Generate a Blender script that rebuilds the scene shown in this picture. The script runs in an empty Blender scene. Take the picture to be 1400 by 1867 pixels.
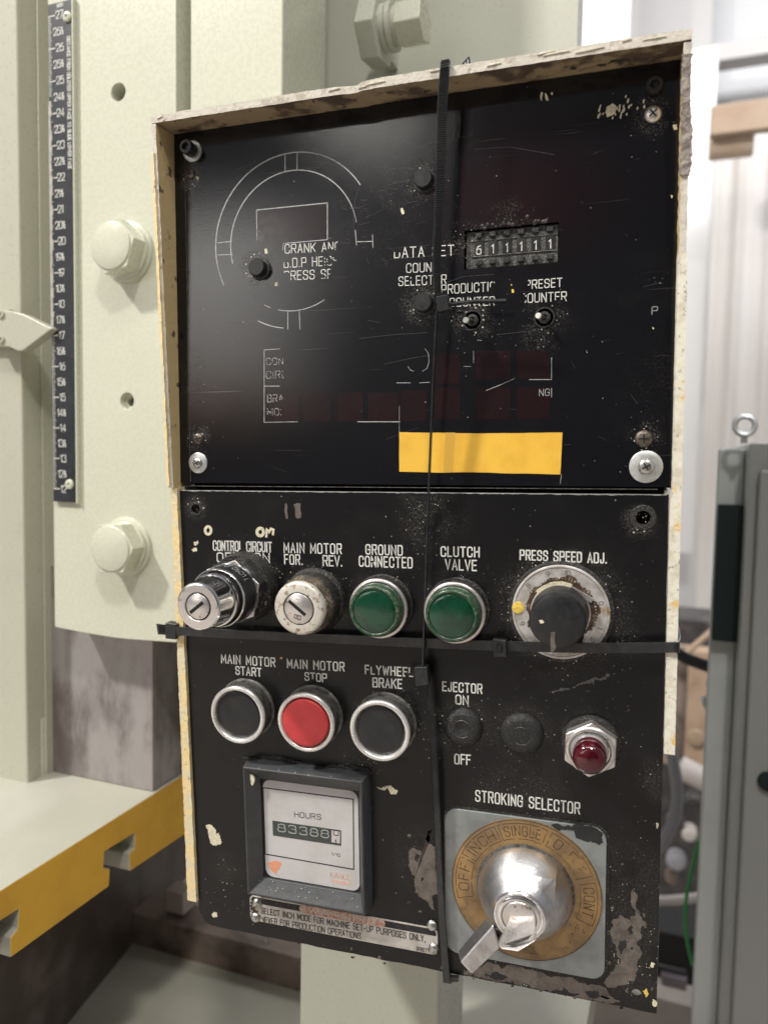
import bpy, bmesh, math, random
import numpy as np
from mathutils import Matrix, Vector
random.seed(7)
S = 0.001                      # everything below is written in millimetres
scene = bpy.context.scene
col = scene.collection

# ------------------------------------------------------------------ camera
# rows: camera right, down, forward; columns: world x (right), y (away), z (up)
MC = np.array([[0.9354111, 0.35309956, 0.01807706],
               [0.04106683, -0.05772514, -0.99748751],
               [-0.3511689, 0.93380325, -0.06849742]])
FOC, CX, CY, EYE = 1402.0, 700.0, 933.5, np.array([0, 0, 1350.0])
cam_d = bpy.data.cameras.new('camera')
cam = bpy.data.objects.new('camera', cam_d); col.objects.link(cam)
cam_d.sensor_fit = 'VERTICAL'; cam_d.sensor_height = 36; cam_d.sensor_width = 27
cam_d.lens = FOC / 1867 * 36
cam_d.clip_start = 0.01; cam_d.clip_end = 100
cam_d.dof.use_dof = True; cam_d.dof.focus_distance = 0.44; cam_d.dof.aperture_fstop = 6.8
rot = Matrix([[MC[0][i], -MC[1][i], -MC[2][i]] for i in range(3)])
cam.matrix_world = Matrix.Translation(EYE * S) @ rot.to_4x4()
scene.camera = cam

# ------------------------------------------------------------------ light
w = bpy.data.worlds.new("World"); scene.world = w; w.use_nodes = True
bg = w.node_tree.nodes['Background']
bg.inputs[0].default_value = (0.97, 0.97, 1.0, 1); bg.inputs[1].default_value = 0.25
def lamp(name, loc, target, sx, sy, power, color=(1, 0.97, 0.9)):
    l = bpy.data.lights.new(name, 'AREA'); l.shape = 'RECTANGLE'; l.size = sx; l.size_y = sy
    l.energy = power; l.color = color
    o = bpy.data.objects.new(name, l); col.objects.link(o); o.location = loc
    o.rotation_euler = (Vector(target) - Vector(loc)).to_track_quat('-Z', 'Y').to_euler()
    return o
lamp('hall_or_fill_lamp', (-1.95, -1.05, 3.72), (-0.3, 0.5, 1.3), 0.20, 0.20, 112, (1, 0.965, 0.90))
lamp('hall_or_fill_lamp', (0.50, -1.05, 3.6), (-0.3, 0.5, 1.3), 0.20, 0.20, 33, (1, 0.965, 0.90))
lamp('hall_or_fill_lamp', (-1.63, -4.9, 3.88), (-0.15, 0.42, 1.55), 0.26, 0.09, 5)
lamp('hall_or_fill_lamp', (0.2, -0.9, 4.4), (0.1, -0.3, 0), 3.6, 0.35, 40, (1, 0.98, 0.94))
lamp('hall_or_fill_lamp', (-2.8, -3.2, 4.2), (-3.2, -5.0, 1.8), 1.8, 0.4, 520, (1, 0.98, 0.95))  # added fill lamp, lights the unseen pale wall for its reflection
lamp('hall_or_fill_lamp', (0.7, 2.3, 4.0), (0.1, 4.4, 2.0), 2.6, 0.5, 92, (0.98, 0.98, 1))  # added fill lamp to brighten the far wall, no such fitting visible
scene.view_settings.view_transform = 'Standard'; scene.view_settings.look = 'None'
scene.view_settings.exposure = 0; scene.view_settings.gamma = 1

# ------------------------------------------------------------------ materials
def nodes(name):
    m = bpy.data.materials.new(name); m.use_nodes = True
    nt = m.node_tree; b = nt.nodes['Principled BSDF']
    return m, nt, b
def tc(nt, sc=(1000, 1000, 1000)):
    t = nt.nodes.new('ShaderNodeTexCoord'); mp = nt.nodes.new('ShaderNodeMapping')
    mp.inputs['Scale'].default_value = sc
    nt.links.new(t.outputs['Object'], mp.inputs[0]); return mp.outputs[0]
def noise(nt, vec, scale, detail=4, rough=0.55, dist=0):
    n = nt.nodes.new('ShaderNodeTexNoise'); n.inputs['Scale'].default_value = scale
    n.inputs['Detail'].default_value = detail; n.inputs['Roughness'].default_value = rough
    n.inputs['Distortion'].default_value = dist
    nt.links.new(vec, n.inputs['Vector']); return n.outputs['Fac']
def ramp(nt, fac, a, b, smooth=True):
    n = nt.nodes.new('ShaderNodeMapRange'); n.inputs[1].default_value = a; n.inputs[2].default_value = b
    if smooth: n.interpolation_type = 'SMOOTHSTEP'
    nt.links.new(fac, n.inputs[0]); return n.outputs[0]
def math_(nt, op, a, b=None):
    n = nt.nodes.new('ShaderNodeMath'); n.operation = op
    for i, x in enumerate((a, b)):
        if x is None: continue
        if isinstance(x, (int, float)): n.inputs[i].default_value = x
        else: nt.links.new(x, n.inputs[i])
    n.use_clamp = op in ('MULTIPLY', 'ADD', 'SUBTRACT') and False
    return n.outputs[0]
def mix(nt, fac, a, b):
    n = nt.nodes.new('ShaderNodeMix'); n.data_type = 'RGBA'
    def put(i, x):
        if isinstance(x, (tuple, list)): n.inputs[i].default_value = (*x[:3], 1)
        elif isinstance(x, (int, float)): n.inputs[i].default_value = x
        else: nt.links.new(x, n.inputs[i])
    put(0, fac); put(6, a); put(7, b); return n.outputs[2]
def bump(nt, b, h, strength, dist):
    n = nt.nodes.new('ShaderNodeBump'); n.inputs['Strength'].default_value = strength
    n.inputs['Distance'].default_value = dist
    nt.links.new(h, n.inputs['Height']); nt.links.new(n.outputs[0], b.inputs['Normal'])
def simple(name, c, rough=0.5, metal=0.0, c2=None, ns=0.15, lo=0.4, hi=0.65, bstr=0.0, bs=0.5, rough2=None,
           specks=None, stretch=(1, 1, 1), coat=0.0, extra=None):
    """colour with a second colour in noise patches, fine relief, optional pale specks"""
    m, nt, b = nodes(name)
    v = tc(nt, tuple(1000 * s for s in stretch))
    colr = c; rr = None
    if c2:
        f = ramp(nt, noise(nt, v, ns, 8, 0.62), lo, hi); colr = mix(nt, f, c, c2)
        if rough2 is not None:
            n = nt.nodes.new('ShaderNodeMapRange'); nt.links.new(f, n.inputs[0])
            n.inputs[3].default_value = rough; n.inputs[4].default_value = rough2
            nt.links.new(n.outputs[0], b.inputs['Roughness']); rr = 1
    if extra:
        for (cc, s_, l_, h_) in extra: colr = mix(nt, ramp(nt, noise(nt, v, s_, 8, 0.65), l_, h_), colr, cc)
    if specks:
        sc_, th, cs = specks
        vo = nt.nodes.new('ShaderNodeTexVoronoi'); vo.inputs['Scale'].default_value = sc_
        nt.links.new(v, vo.inputs['Vector'])
        den = ramp(nt, noise(nt, v, 0.05, 3), 0.35, 0.75)
        thn = math_(nt, 'MULTIPLY', den, th)
        d = math_(nt, 'LESS_THAN', vo.outputs['Distance'], thn)
        colr = mix(nt, d, colr, cs)
    if isinstance(colr, tuple): b.inputs['Base Color'].default_value = (*colr, 1)
    else: nt.links.new(colr, b.inputs['Base Color'])
    if rr is None:
        n = nt.nodes.new('ShaderNodeMapRange'); nt.links.new(noise(nt, v, 0.3, 6), n.inputs[0])
        n.inputs[1].default_value = 0.3; n.inputs[2].default_value = 0.7
        n.inputs[3].default_value = max(0.02, rough * 0.8); n.inputs[4].default_value = min(1, rough * 1.25)
        nt.links.new(n.outputs[0], b.inputs['Roughness'])
    b.inputs['Metallic'].default_value = metal
    b.inputs['Coat Weight'].default_value = coat; b.inputs['Coat Roughness'].default_value = 0.08
    if bstr: bump(nt, b, noise(nt, v, bs, 4), bstr, 0.001)
    return m

def panel_black(name, spots, rough, base, dust_amt, lines=True):
    """painted black sheet: dust haloes round the knobs (u, v, r0, r1, amount), pale specks, hairline scratches"""
    m, nt, b = nodes(name); v = tc(nt)
    sx = nt.nodes.new('ShaderNodeSeparateXYZ'); nt.links.new(v, sx.inputs[0])
    cmb = nt.nodes.new('ShaderNodeCombineXYZ'); nt.links.new(sx.outputs[0], cmb.inputs[0]); nt.links.new(sx.outputs[2], cmb.inputs[1])
    P2 = cmb.outputs[0]
    dust = None
    for (u, vv, r0, r1, amt) in spots:
        d = nt.nodes.new('ShaderNodeVectorMath'); d.operation = 'DISTANCE'
        nt.links.new(P2, d.inputs[0]); d.inputs[1].default_value = (u, vv, 0)
        f = ramp(nt, d.outputs['Value'], r1, r0); f = math_(nt, 'MULTIPLY', f, amt * 1.15)
        dust = f if dust is None else math_(nt, 'MAXIMUM', dust, f)
    grain = noise(nt, P2, 0.9, 10, 0.78)
    patch = noise(nt, P2, 0.07, 6, 0.6)
    if dust is None: dust = ramp(nt, patch, 0.5, 0.8)
    gp = math_(nt, 'MULTIPLY', ramp(nt, grain, 0.46, 0.70), ramp(nt, patch, 0.36, 0.58))
    d1 = math_(nt, 'MULTIPLY', dust, gp)
    haze = math_(nt, 'MULTIPLY', ramp(nt, noise(nt, P2, 0.025, 8, 0.62), 0.5, 0.85), dust_amt)
    colr = mix(nt, haze, base, (0.05, 0.048, 0.047))
    colr = mix(nt, math_(nt, 'MULTIPLY', d1, 0.9), colr, (0.13, 0.122, 0.105))
    # pale specks, two sizes
    for sc_, th, cc, lo in ((0.55, 0.20, (0.55, 0.53, 0.46), 0.55), (0.16, 0.075, (0.7, 0.66, 0.5), 0.5)):
        vo = nt.nodes.new('ShaderNodeTexVoronoi'); vo.inputs['Scale'].default_value = sc_; nt.links.new(P2, vo.inputs['Vector'])
        wob = math_(nt, 'ADD', vo.outputs['Distance'], math_(nt, 'MULTIPLY', noise(nt, P2, 2.2, 3), 0.12))
        den = math_(nt, 'ADD', ramp(nt, noise(nt, P2, 0.03, 5, 0.7), lo, lo + 0.25), math_(nt, 'MULTIPLY', dust, 1.1))
        hit = math_(nt, 'LESS_THAN', wob, math_(nt, 'ADD', math_(nt, 'MULTIPLY', den, th), 0.02))
        sep = nt.nodes.new('ShaderNodeSeparateColor'); nt.links.new(vo.outputs['Color'], sep.inputs[0])
        hit = math_(nt, 'MULTIPLY', hit, math_(nt, 'GREATER_THAN', sep.outputs[0], 0.60))
        colr = mix(nt, hit, colr, cc)
    if lines:
        for ang, s1, s2, off in ((0.5, 0.012, 1.5, 0), (-0.25, 0.01, 1.3, 40), (1.25, 0.012, 1.6, 90)):
            mp = nt.nodes.new('ShaderNodeMapping'); mp.inputs['Rotation'].default_value = (0, 0, ang)
            mp.inputs['Location'].default_value = (off, off, 0)
            mp.inputs['Scale'].default_value = (s1, s2, 1); nt.links.new(P2, mp.inputs[0])
            n1 = noise(nt, mp.outputs[0], 0.7, 2, 0.4, 0.25)
            ln = math_(nt, 'MULTIPLY', ramp(nt, n1, 0.735, 0.76), ramp(nt, noise(nt, P2, 0.02, 2), 0.42, 0.6))
            colr = mix(nt, math_(nt, 'MULTIPLY', ln, 0.2), colr, (0.28, 0.27, 0.26))
    nt.links.new(colr, b.inputs['Base Color'])
    rg = nt.nodes.new('ShaderNodeMapRange'); nt.links.new(math_(nt, 'ADD', math_(nt, 'MULTIPLY', d1, 1.6), math_(nt, 'MULTIPLY', patch, 0.25 if rough > 0.2 else 0.06)), rg.inputs[0])
    rg.inputs[3].default_value = rough; rg.inputs[4].default_value = 0.75
    nt.links.new(rg.outputs[0], b.inputs['Roughness'])
    b.inputs['Specular IOR Level'].default_value = 0.36 if rough > 0.2 else 0.5
    bump(nt, b, grain, 0.10, 0.0004)
    return m

CREAM = (0.66, 0.655, 0.52)
M = {}
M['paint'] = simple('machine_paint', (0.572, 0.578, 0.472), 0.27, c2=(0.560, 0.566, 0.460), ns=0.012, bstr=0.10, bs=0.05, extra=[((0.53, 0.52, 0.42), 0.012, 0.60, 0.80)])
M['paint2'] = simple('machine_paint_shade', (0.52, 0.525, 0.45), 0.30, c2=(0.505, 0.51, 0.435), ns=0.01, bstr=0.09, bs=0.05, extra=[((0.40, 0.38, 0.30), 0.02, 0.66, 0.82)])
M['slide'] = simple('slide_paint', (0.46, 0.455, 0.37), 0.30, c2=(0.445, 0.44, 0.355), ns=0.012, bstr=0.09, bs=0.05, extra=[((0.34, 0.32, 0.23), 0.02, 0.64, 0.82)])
M['rim'] = simple('rim_paint', (0.62, 0.58, 0.50), 0.6, c2=(0.47, 0.42, 0.35), ns=0.14, lo=0.50, hi=0.62, bstr=0.4, bs=0.5,
                  extra=[((0.20, 0.15, 0.12), 0.12, 0.62, 0.68)])
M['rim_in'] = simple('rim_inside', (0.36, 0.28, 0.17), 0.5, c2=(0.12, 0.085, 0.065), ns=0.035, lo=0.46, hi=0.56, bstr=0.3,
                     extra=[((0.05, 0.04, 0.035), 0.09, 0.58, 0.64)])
M['side_in'] = simple('side_paint', (0.66, 0.50, 0.26), 0.5, c2=(0.10, 0.07, 0.05), ns=0.09, lo=0.58, hi=0.66, bstr=0.3)
M['strip_yellow'] = simple('strip_yellow', (0.80, 0.63, 0.33), 0.5, c2=(0.70, 0.62, 0.42), ns=0.08, lo=0.45, hi=0.6, bstr=0.6, bs=0.4,
                           extra=[((0.22, 0.16, 0.10), 0.22, 0.64, 0.70)])
M['strip_white'] = simple('strip_white', (0.76, 0.73, 0.62), 0.6, c2=(0.62, 0.57, 0.45), ns=0.15, lo=0.45, hi=0.65, bstr=0.35, bs=0.35,
                          extra=[((0.75, 0.50, 0.16), 0.08, 0.60, 0.66), ((0.30, 0.27, 0.22), 0.4, 0.58, 0.66)])
M['torn'] = simple('torn_edge', (0.16, 0.13, 0.115), 0.7, c2=(0.34, 0.30, 0.26), ns=0.25, bstr=1.0, bs=0.5)
M['chrome'] = simple('chrome', (0.80, 0.79, 0.80), 0.10, 1.0, c2=(0.55, 0.52, 0.50), ns=0.25, lo=0.5, hi=0.75, rough2=0.25,
                     extra=[((0.16, 0.12, 0.09), 0.35, 0.66, 0.74)])
M['chrome_clean'] = simple('chrome_clean', (0.86, 0.86, 0.87), 0.09, 1.0, c2=(0.74, 0.73, 0.72), ns=0.2, rough2=0.16)
M['chrome_dirty'] = simple('chrome_dirty', (0.66, 0.60, 0.53), 0.28, 1.0, c2=(0.22, 0.16, 0.10), ns=0.30, lo=0.46, hi=0.58, rough2=0.7, bstr=0.3, bs=0.8)
M['satin'] = simple('satin_aluminium', (0.74, 0.74, 0.76), 0.34, 1.0, c2=(0.55, 0.54, 0.54), ns=0.12, rough2=0.42, bstr=0.12, bs=0.8)
M['face_metal'] = simple('face_metal', (0.72, 0.68, 0.66), 0.32, 0.85, c2=(0.30, 0.23, 0.18), ns=0.28, lo=0.56, hi=0.68, rough2=0.6, bstr=0.1)
M['screw'] = simple('screw_metal', (0.60, 0.60, 0.58), 0.3, 1.0, c2=(0.28, 0.27, 0.25), ns=0.6, rough2=0.5)
M['screw_brown'] = simple('screw_brown', (0.20, 0.17, 0.145), 0.4, 0.8, c2=(0.09, 0.07, 0.06), ns=0.6, rough2=0.6)
M['zinc'] = simple('zinc_washer', (0.62, 0.63, 0.63), 0.42, 0.7, c2=(0.48, 0.49, 0.48), ns=0.25)
M['black'] = simple('black_plastic', (0.012, 0.013, 0.015), 0.40, c2=(0.020, 0.020, 0.021), ns=0.15, bstr=0.05, specks=(0.35, 0.05, (0.3, 0.3, 0.28)))
M['bezel'] = simple('bezel_metal', (0.82, 0.80, 0.78), 0.24, 0.6, c2=(0.76, 0.74, 0.71), ns=0.12)
M['guard'] = simple('guard_mirrored_dark', (0.10, 0.10, 0.105), 0.22, 0.7, c2=(0.30, 0.26, 0.21), ns=0.22, lo=0.55, hi=0.68, rough2=0.5)  # dark base colour paints in the black surroundings mirrored by the chrome nut
M['black_matt'] = simple('black_matt', (0.014, 0.014, 0.015), 0.6, c2=(0.04, 0.038, 0.034), ns=0.5, lo=0.50, hi=0.72, bstr=0.6, bs=0.8, specks=(0.8, 0.16, (0.4, 0.38, 0.32)))
M['grime'] = simple('grimy_black', (0.016, 0.015, 0.015), 0.5, c2=(0.10, 0.09, 0.075), ns=0.7, lo=0.52, hi=0.70, bstr=0.9, bs=0.9, specks=(0.9, 0.24, (0.5, 0.46, 0.36)))
M['knurl'] = simple('knurled_metal', (0.17, 0.165, 0.155), 0.5, 0.6, c2=(0.07, 0.065, 0.06), ns=0.3, bstr=0.5, bs=1.2)
M['tie'] = simple('tie_nylon', (0.014, 0.015, 0.017), 0.33, c2=(0.025, 0.026, 0.028), ns=0.2)
M['dark'] = simple('dark_hole', (0.006, 0.006, 0.006), 0.8)
M['white_ink'] = simple('white_ink', (0.78, 0.78, 0.74), 0.55, c2=(0.60, 0.60, 0.56), ns=0.5)
M['grey_ink'] = simple('grey_ink', (0.47, 0.48, 0.48), 0.55, c2=(0.30, 0.31, 0.31), ns=0.35)
M['black_ink'] = simple('black_ink', (0.015, 0.015, 0.02), 0.55, c2=(0.04, 0.04, 0.04), ns=0.9)
M['brown_ink'] = simple('brown_ink', (0.05, 0.028, 0.014), 0.55, c2=(0.10, 0.06, 0.03), ns=0.4)
M['flake'] = simple('cream_flake', (0.76, 0.71, 0.53), 0.6, c2=(0.55, 0.50, 0.37), ns=0.6, bstr=0.3)
M['yellow_flake'] = simple('yellow_flake', (0.80, 0.60, 0.12), 0.6, c2=(0.62, 0.40, 0.06), ns=0.6, bstr=0.3)
M['digit_ink'] = simple('digit_ink', (0.42, 0.44, 0.43), 0.5)
M['dust_grey'] = simple('grey_dust', (0.20, 0.19, 0.17), 0.8)
M['bare'] = simple('bare_sheet', (0.17, 0.145, 0.125), 0.5, 0.25, c2=(0.10, 0.085, 0.075), ns=0.14, rough2=0.6, bstr=0.3,
                   specks=(0.5, 0.15, (0.01, 0.01, 0.01)))
M['yellow_label'] = simple('yellow_label', (0.82, 0.485, 0.055), 0.45, c2=(0.74, 0.42, 0.045), ns=0.05, bstr=0.25, bs=0.09, extra=[((0.50, 0.30, 0.06), 0.12, 0.68, 0.80)])
M['worn_white'] = simple('worn_white', (0.70, 0.67, 0.60), 0.40, 0.35, c2=(0.33, 0.24, 0.16), ns=0.30, lo=0.54, hi=0.64, bstr=0.2)
M['green_lens'] = simple('green_lens', (0.003, 0.050, 0.022), 0.14, c2=(0.002, 0.030, 0.013), ns=0.09, lo=0.4, hi=0.6, bstr=0.05, coat=0.4, specks=(0.35, 0.09, (0.3, 0.4, 0.3)))
M['green_rim'] = simple('green_rim', (0.02, 0.06, 0.03), 0.3, c2=(0.16, 0.16, 0.12), ns=0.5, lo=0.5, hi=0.66)
M['red_lens'] = simple('red_lens', (0.070, 0.003, 0.009), 0.10, c2=(0.04, 0.002, 0.005), ns=0.12, coat=0.5, bstr=0.08)
M['red_cap'] = simple('red_cap', (0.58, 0.048, 0.055), 0.42, c2=(0.52, 0.042, 0.046), ns=0.1)
M['brass'] = simple('brass_ring', (0.34, 0.215, 0.092), 0.42, 0.3, c2=(0.21, 0.135, 0.070), ns=0.045, lo=0.38, hi=0.58, rough2=0.5,
                    extra=[((0.14, 0.085, 0.045), 0.10, 0.56, 0.70), ((0.20, 0.15, 0.10), 0.03, 0.55, 0.7)], bstr=0.08)
M['alu_plate'] = simple('grey_plate', (0.28, 0.30, 0.30), 0.40, 0.35, c2=(0.22, 0.235, 0.235), ns=0.06, rough2=0.5, bstr=0.08)
M['dial_plate'] = simple('dial_plate', (0.62, 0.60, 0.585), 0.42, 0.4, c2=(0.42, 0.385, 0.35), ns=0.12, rough2=0.5,
                         extra=[((0.36, 0.24, 0.09), 0.07, 0.58, 0.70), ((0.12, 0.08, 0.05), 0.28, 0.66, 0.74)])
M['dial_grime'] = simple('dial_grime', (0.06, 0.032, 0.018), 0.4, c2=(0.20, 0.14, 0.09), ns=0.35, lo=0.52, hi=0.66, bstr=0.8, bs=0.6)
M['meter_frame'] = simple('meter_frame', (0.048, 0.051, 0.055), 0.40, c2=(0.060, 0.062, 0.065), ns=0.12, bstr=0.08)
M['meter_face'] = simple('meter_face', (0.56, 0.55, 0.55), 0.45, c2=(0.50, 0.485, 0.475), ns=0.04, extra=[((0.36, 0.32, 0.28), 0.07, 0.66, 0.78)])
M['counter'] = simple('counter_window', (0.045, 0.055, 0.052), 0.35)
M['orange'] = simple('orange_mark', (0.76, 0.30, 0.16), 0.6, c2=(0.60, 0.45, 0.38), ns=0.7, lo=0.5, hi=0.62)
M['orange_faint'] = simple('orange_faint', (0.72, 0.36, 0.26), 0.6, c2=(0.60, 0.50, 0.46), ns=0.9, lo=0.42, hi=0.56)
M['name_plate'] = simple('name_plate', (0.56, 0.53, 0.50), 0.34, 0.35, c2=(0.44, 0.41, 0.37), ns=0.12, rough2=0.45,
                         extra=[((0.16, 0.12, 0.07), 0.17, 0.68, 0.74)])
M['red_oval'] = simple('red_oval', (0.47, 0.19, 0.13), 0.5, c2=(0.50, 0.40, 0.34), ns=0.4, lo=0.42, hi=0.58)
M['switch'] = simple('switch_body', (0.040, 0.040, 0.040), 0.5, c2=(0.13, 0.125, 0.11), ns=0.55, lo=0.44, hi=0.66, bstr=0.7, bs=0.9)
M['window_red'] = simple('window_red', (0.013, 0.0065, 0.0075), 0.16, c2=(0.010, 0.006, 0.007), ns=0.05)
M['red_filter'] = simple('red_filter', (0.0145, 0.005, 0.0065), 0.16, c2=(0.010, 0.005, 0.006), ns=0.05)
M['ruler'] = simple('ruler_blue', (0.013, 0.015, 0.020), 0.40, c2=(0.022, 0.025, 0.031), ns=0.08, specks=(0.3, 0.08, (0.5, 0.5, 0.45)))
M['steel'] = simple('ground_steel', (0.36, 0.33, 0.33), 0.42, 0.25, c2=(0.17, 0.145, 0.14), ns=0.028, lo=0.40, hi=0.66, stretch=(1, 1, 0.45), rough2=0.5)
M['yellow'] = simple('yellow_paint', (0.72, 0.40, 0.035), 0.42, c2=(0.64, 0.34, 0.03), ns=0.02, bstr=0.1, bs=0.1)
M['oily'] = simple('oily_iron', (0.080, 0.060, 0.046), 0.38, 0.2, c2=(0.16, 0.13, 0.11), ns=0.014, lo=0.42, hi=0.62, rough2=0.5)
M['brown_bar'] = simple('brown_bar', (0.26, 0.205, 0.17), 0.5, c2=(0.12, 0.085, 0.07), ns=0.02)
M['bed_green'] = simple('bed_green', (0.42, 0.41, 0.34), 0.40, c2=(0.47, 0.46, 0.40), ns=0.010)
M['hall'] = simple('hall_sheet', (0.58, 0.585, 0.60), 0.6, c2=(0.58, 0.57, 0.56), ns=0.002)
M['curtain'] = simple('curtain_beige', (0.50, 0.475, 0.45), 0.7, c2=(0.60, 0.58, 0.565), ns=0.004, stretch=(1, 1, 0.12))
M['concrete'] = simple('concrete', (0.42, 0.38, 0.34), 0.5, c2=(0.34, 0.30, 0.27), ns=0.006)
M['cab'] = simple('cabinet_grey', (0.245, 0.25, 0.24), 0.42, c2=(0.23, 0.235, 0.225), ns=0.004)
M['cab_lit'] = simple('cabinet_side_lit', (0.44, 0.46, 0.46), 0.35, c2=(0.38, 0.40, 0.39), ns=0.006)  # side grey lightened to paint in the brighter light on that face
M['galv'] = simple('galvanised', (0.50, 0.52, 0.53), 0.35, 0.6, c2=(0.36, 0.37, 0.38), ns=0.03)
M['dark_green'] = simple('dark_green', (0.018, 0.024, 0.024), 0.95)
M['dark_green'].node_tree.nodes['Principled BSDF'].inputs['Specular IOR Level'].default_value = 0.1
M['grey_scratch'] = simple('scratch_grey', (0.10, 0.10, 0.10), .5, c2=(0.03, 0.03, 0.03), ns=.8)
M['tan'] = simple('tan_paint', (0.50, 0.36, 0.26), 0.5, c2=(0.40, 0.28, 0.20), ns=0.01)
M['orange_steel'] = simple('orange_steel', (0.42, 0.31, 0.225), 0.5, c2=(0.36, 0.25, 0.17), ns=0.006)
M['cream_drum'] = simple('cream_drum', (0.72, 0.64, 0.52), 0.4, c2=(0.60, 0.46, 0.34), ns=0.006)
M['hose_grey'] = simple('hose_grey', (0.34, 0.34, 0.37), 0.45)
M['hose_black'] = simple('hose_black', (0.02, 0.02, 0.022), 0.45)
M['pipe_white'] = simple('pipe_white', (0.62, 0.57, 0.54), 0.5)
M['wire_green'] = simple('wire_green', (0.03, 0.30, 0.07), 0.4)
M['clutter'] = simple('clutter_dark', (0.045, 0.042, 0.044), 0.5, c2=(0.10, 0.09, 0.09), ns=0.02)

# ------------------------------------------------------------------ frames and mesh builder
class Frame:
    """a plane in the world: local x = U, local z = V, local y = -N (N points to the viewer)"""
    def __init__(s, O, U, V):
        s.O = np.array(O, float); s.U = np.array(U, float); s.V = np.array(V, float); s.N = -np.cross(s.V, s.U)
        s.N = np.cross(s.U, s.V); 
        s.mat = Matrix([[s.U[i], -s.N[i], s.V[i], s.O[i] * S] for i in range(3)] + [[0, 0, 0, 1]])
    def at(s, px, py, h=0.0):
        d = MC.T @ np.array([(px - CX) / FOC, (py - CY) / FOC, 1.0])
        O = s.O + s.N * h
        k = ((O - EYE) @ s.N) / (d @ s.N); X = EYE + d * k - O
        return float(X @ s.U), float(X @ s.V)
def fix(U, V):
    N = np.cross(U, V)
    return N
RP = np.array([[0.99794851, -0.061373, -0.01822412], [0.06040419, 0.9969384, -0.04965032], [0.02121552, 0.04844765, 0.99860038]])
PF = Frame(np.array([-281.77, 394.94, -21.22]) + EYE, RP[:, 0], RP[:, 2])
PF.N = -RP[:, 1]; PF.mat = Matrix([[PF.U[i], -PF.N[i], PF.V[i], PF.O[i] * S] for i in range(3)] + [[0, 0, 0, 1]])
_t = math.atan2(10, 210)
def pw(u, y, v): return PF.O + RP @ np.array([u, y, v], float)
UFv = RP @ np.array([0, math.sin(_t), math.cos(_t)])
UF = Frame(pw(0, 3, 2), PF.U, UFv)
UF.N = RP @ np.array([0, -math.cos(_t), math.sin(_t)])
UF.mat = Matrix([[UF.U[i], -UF.N[i], UF.V[i], UF.O[i] * S] for i in range(3)] + [[0, 0, 0, 1]])
UF_LOCAL = PF.mat.inverted() @ UF.mat
def B(px, py, axis, val):
    """the point where the sight line through a photograph pixel meets the world plane axis = val (mm, z from the eye)"""
    d = MC.T @ np.array([(px - CX) / FOC, (py - CY) / FOC, 1.0])
    return EYE + d * (val / d[axis])

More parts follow.
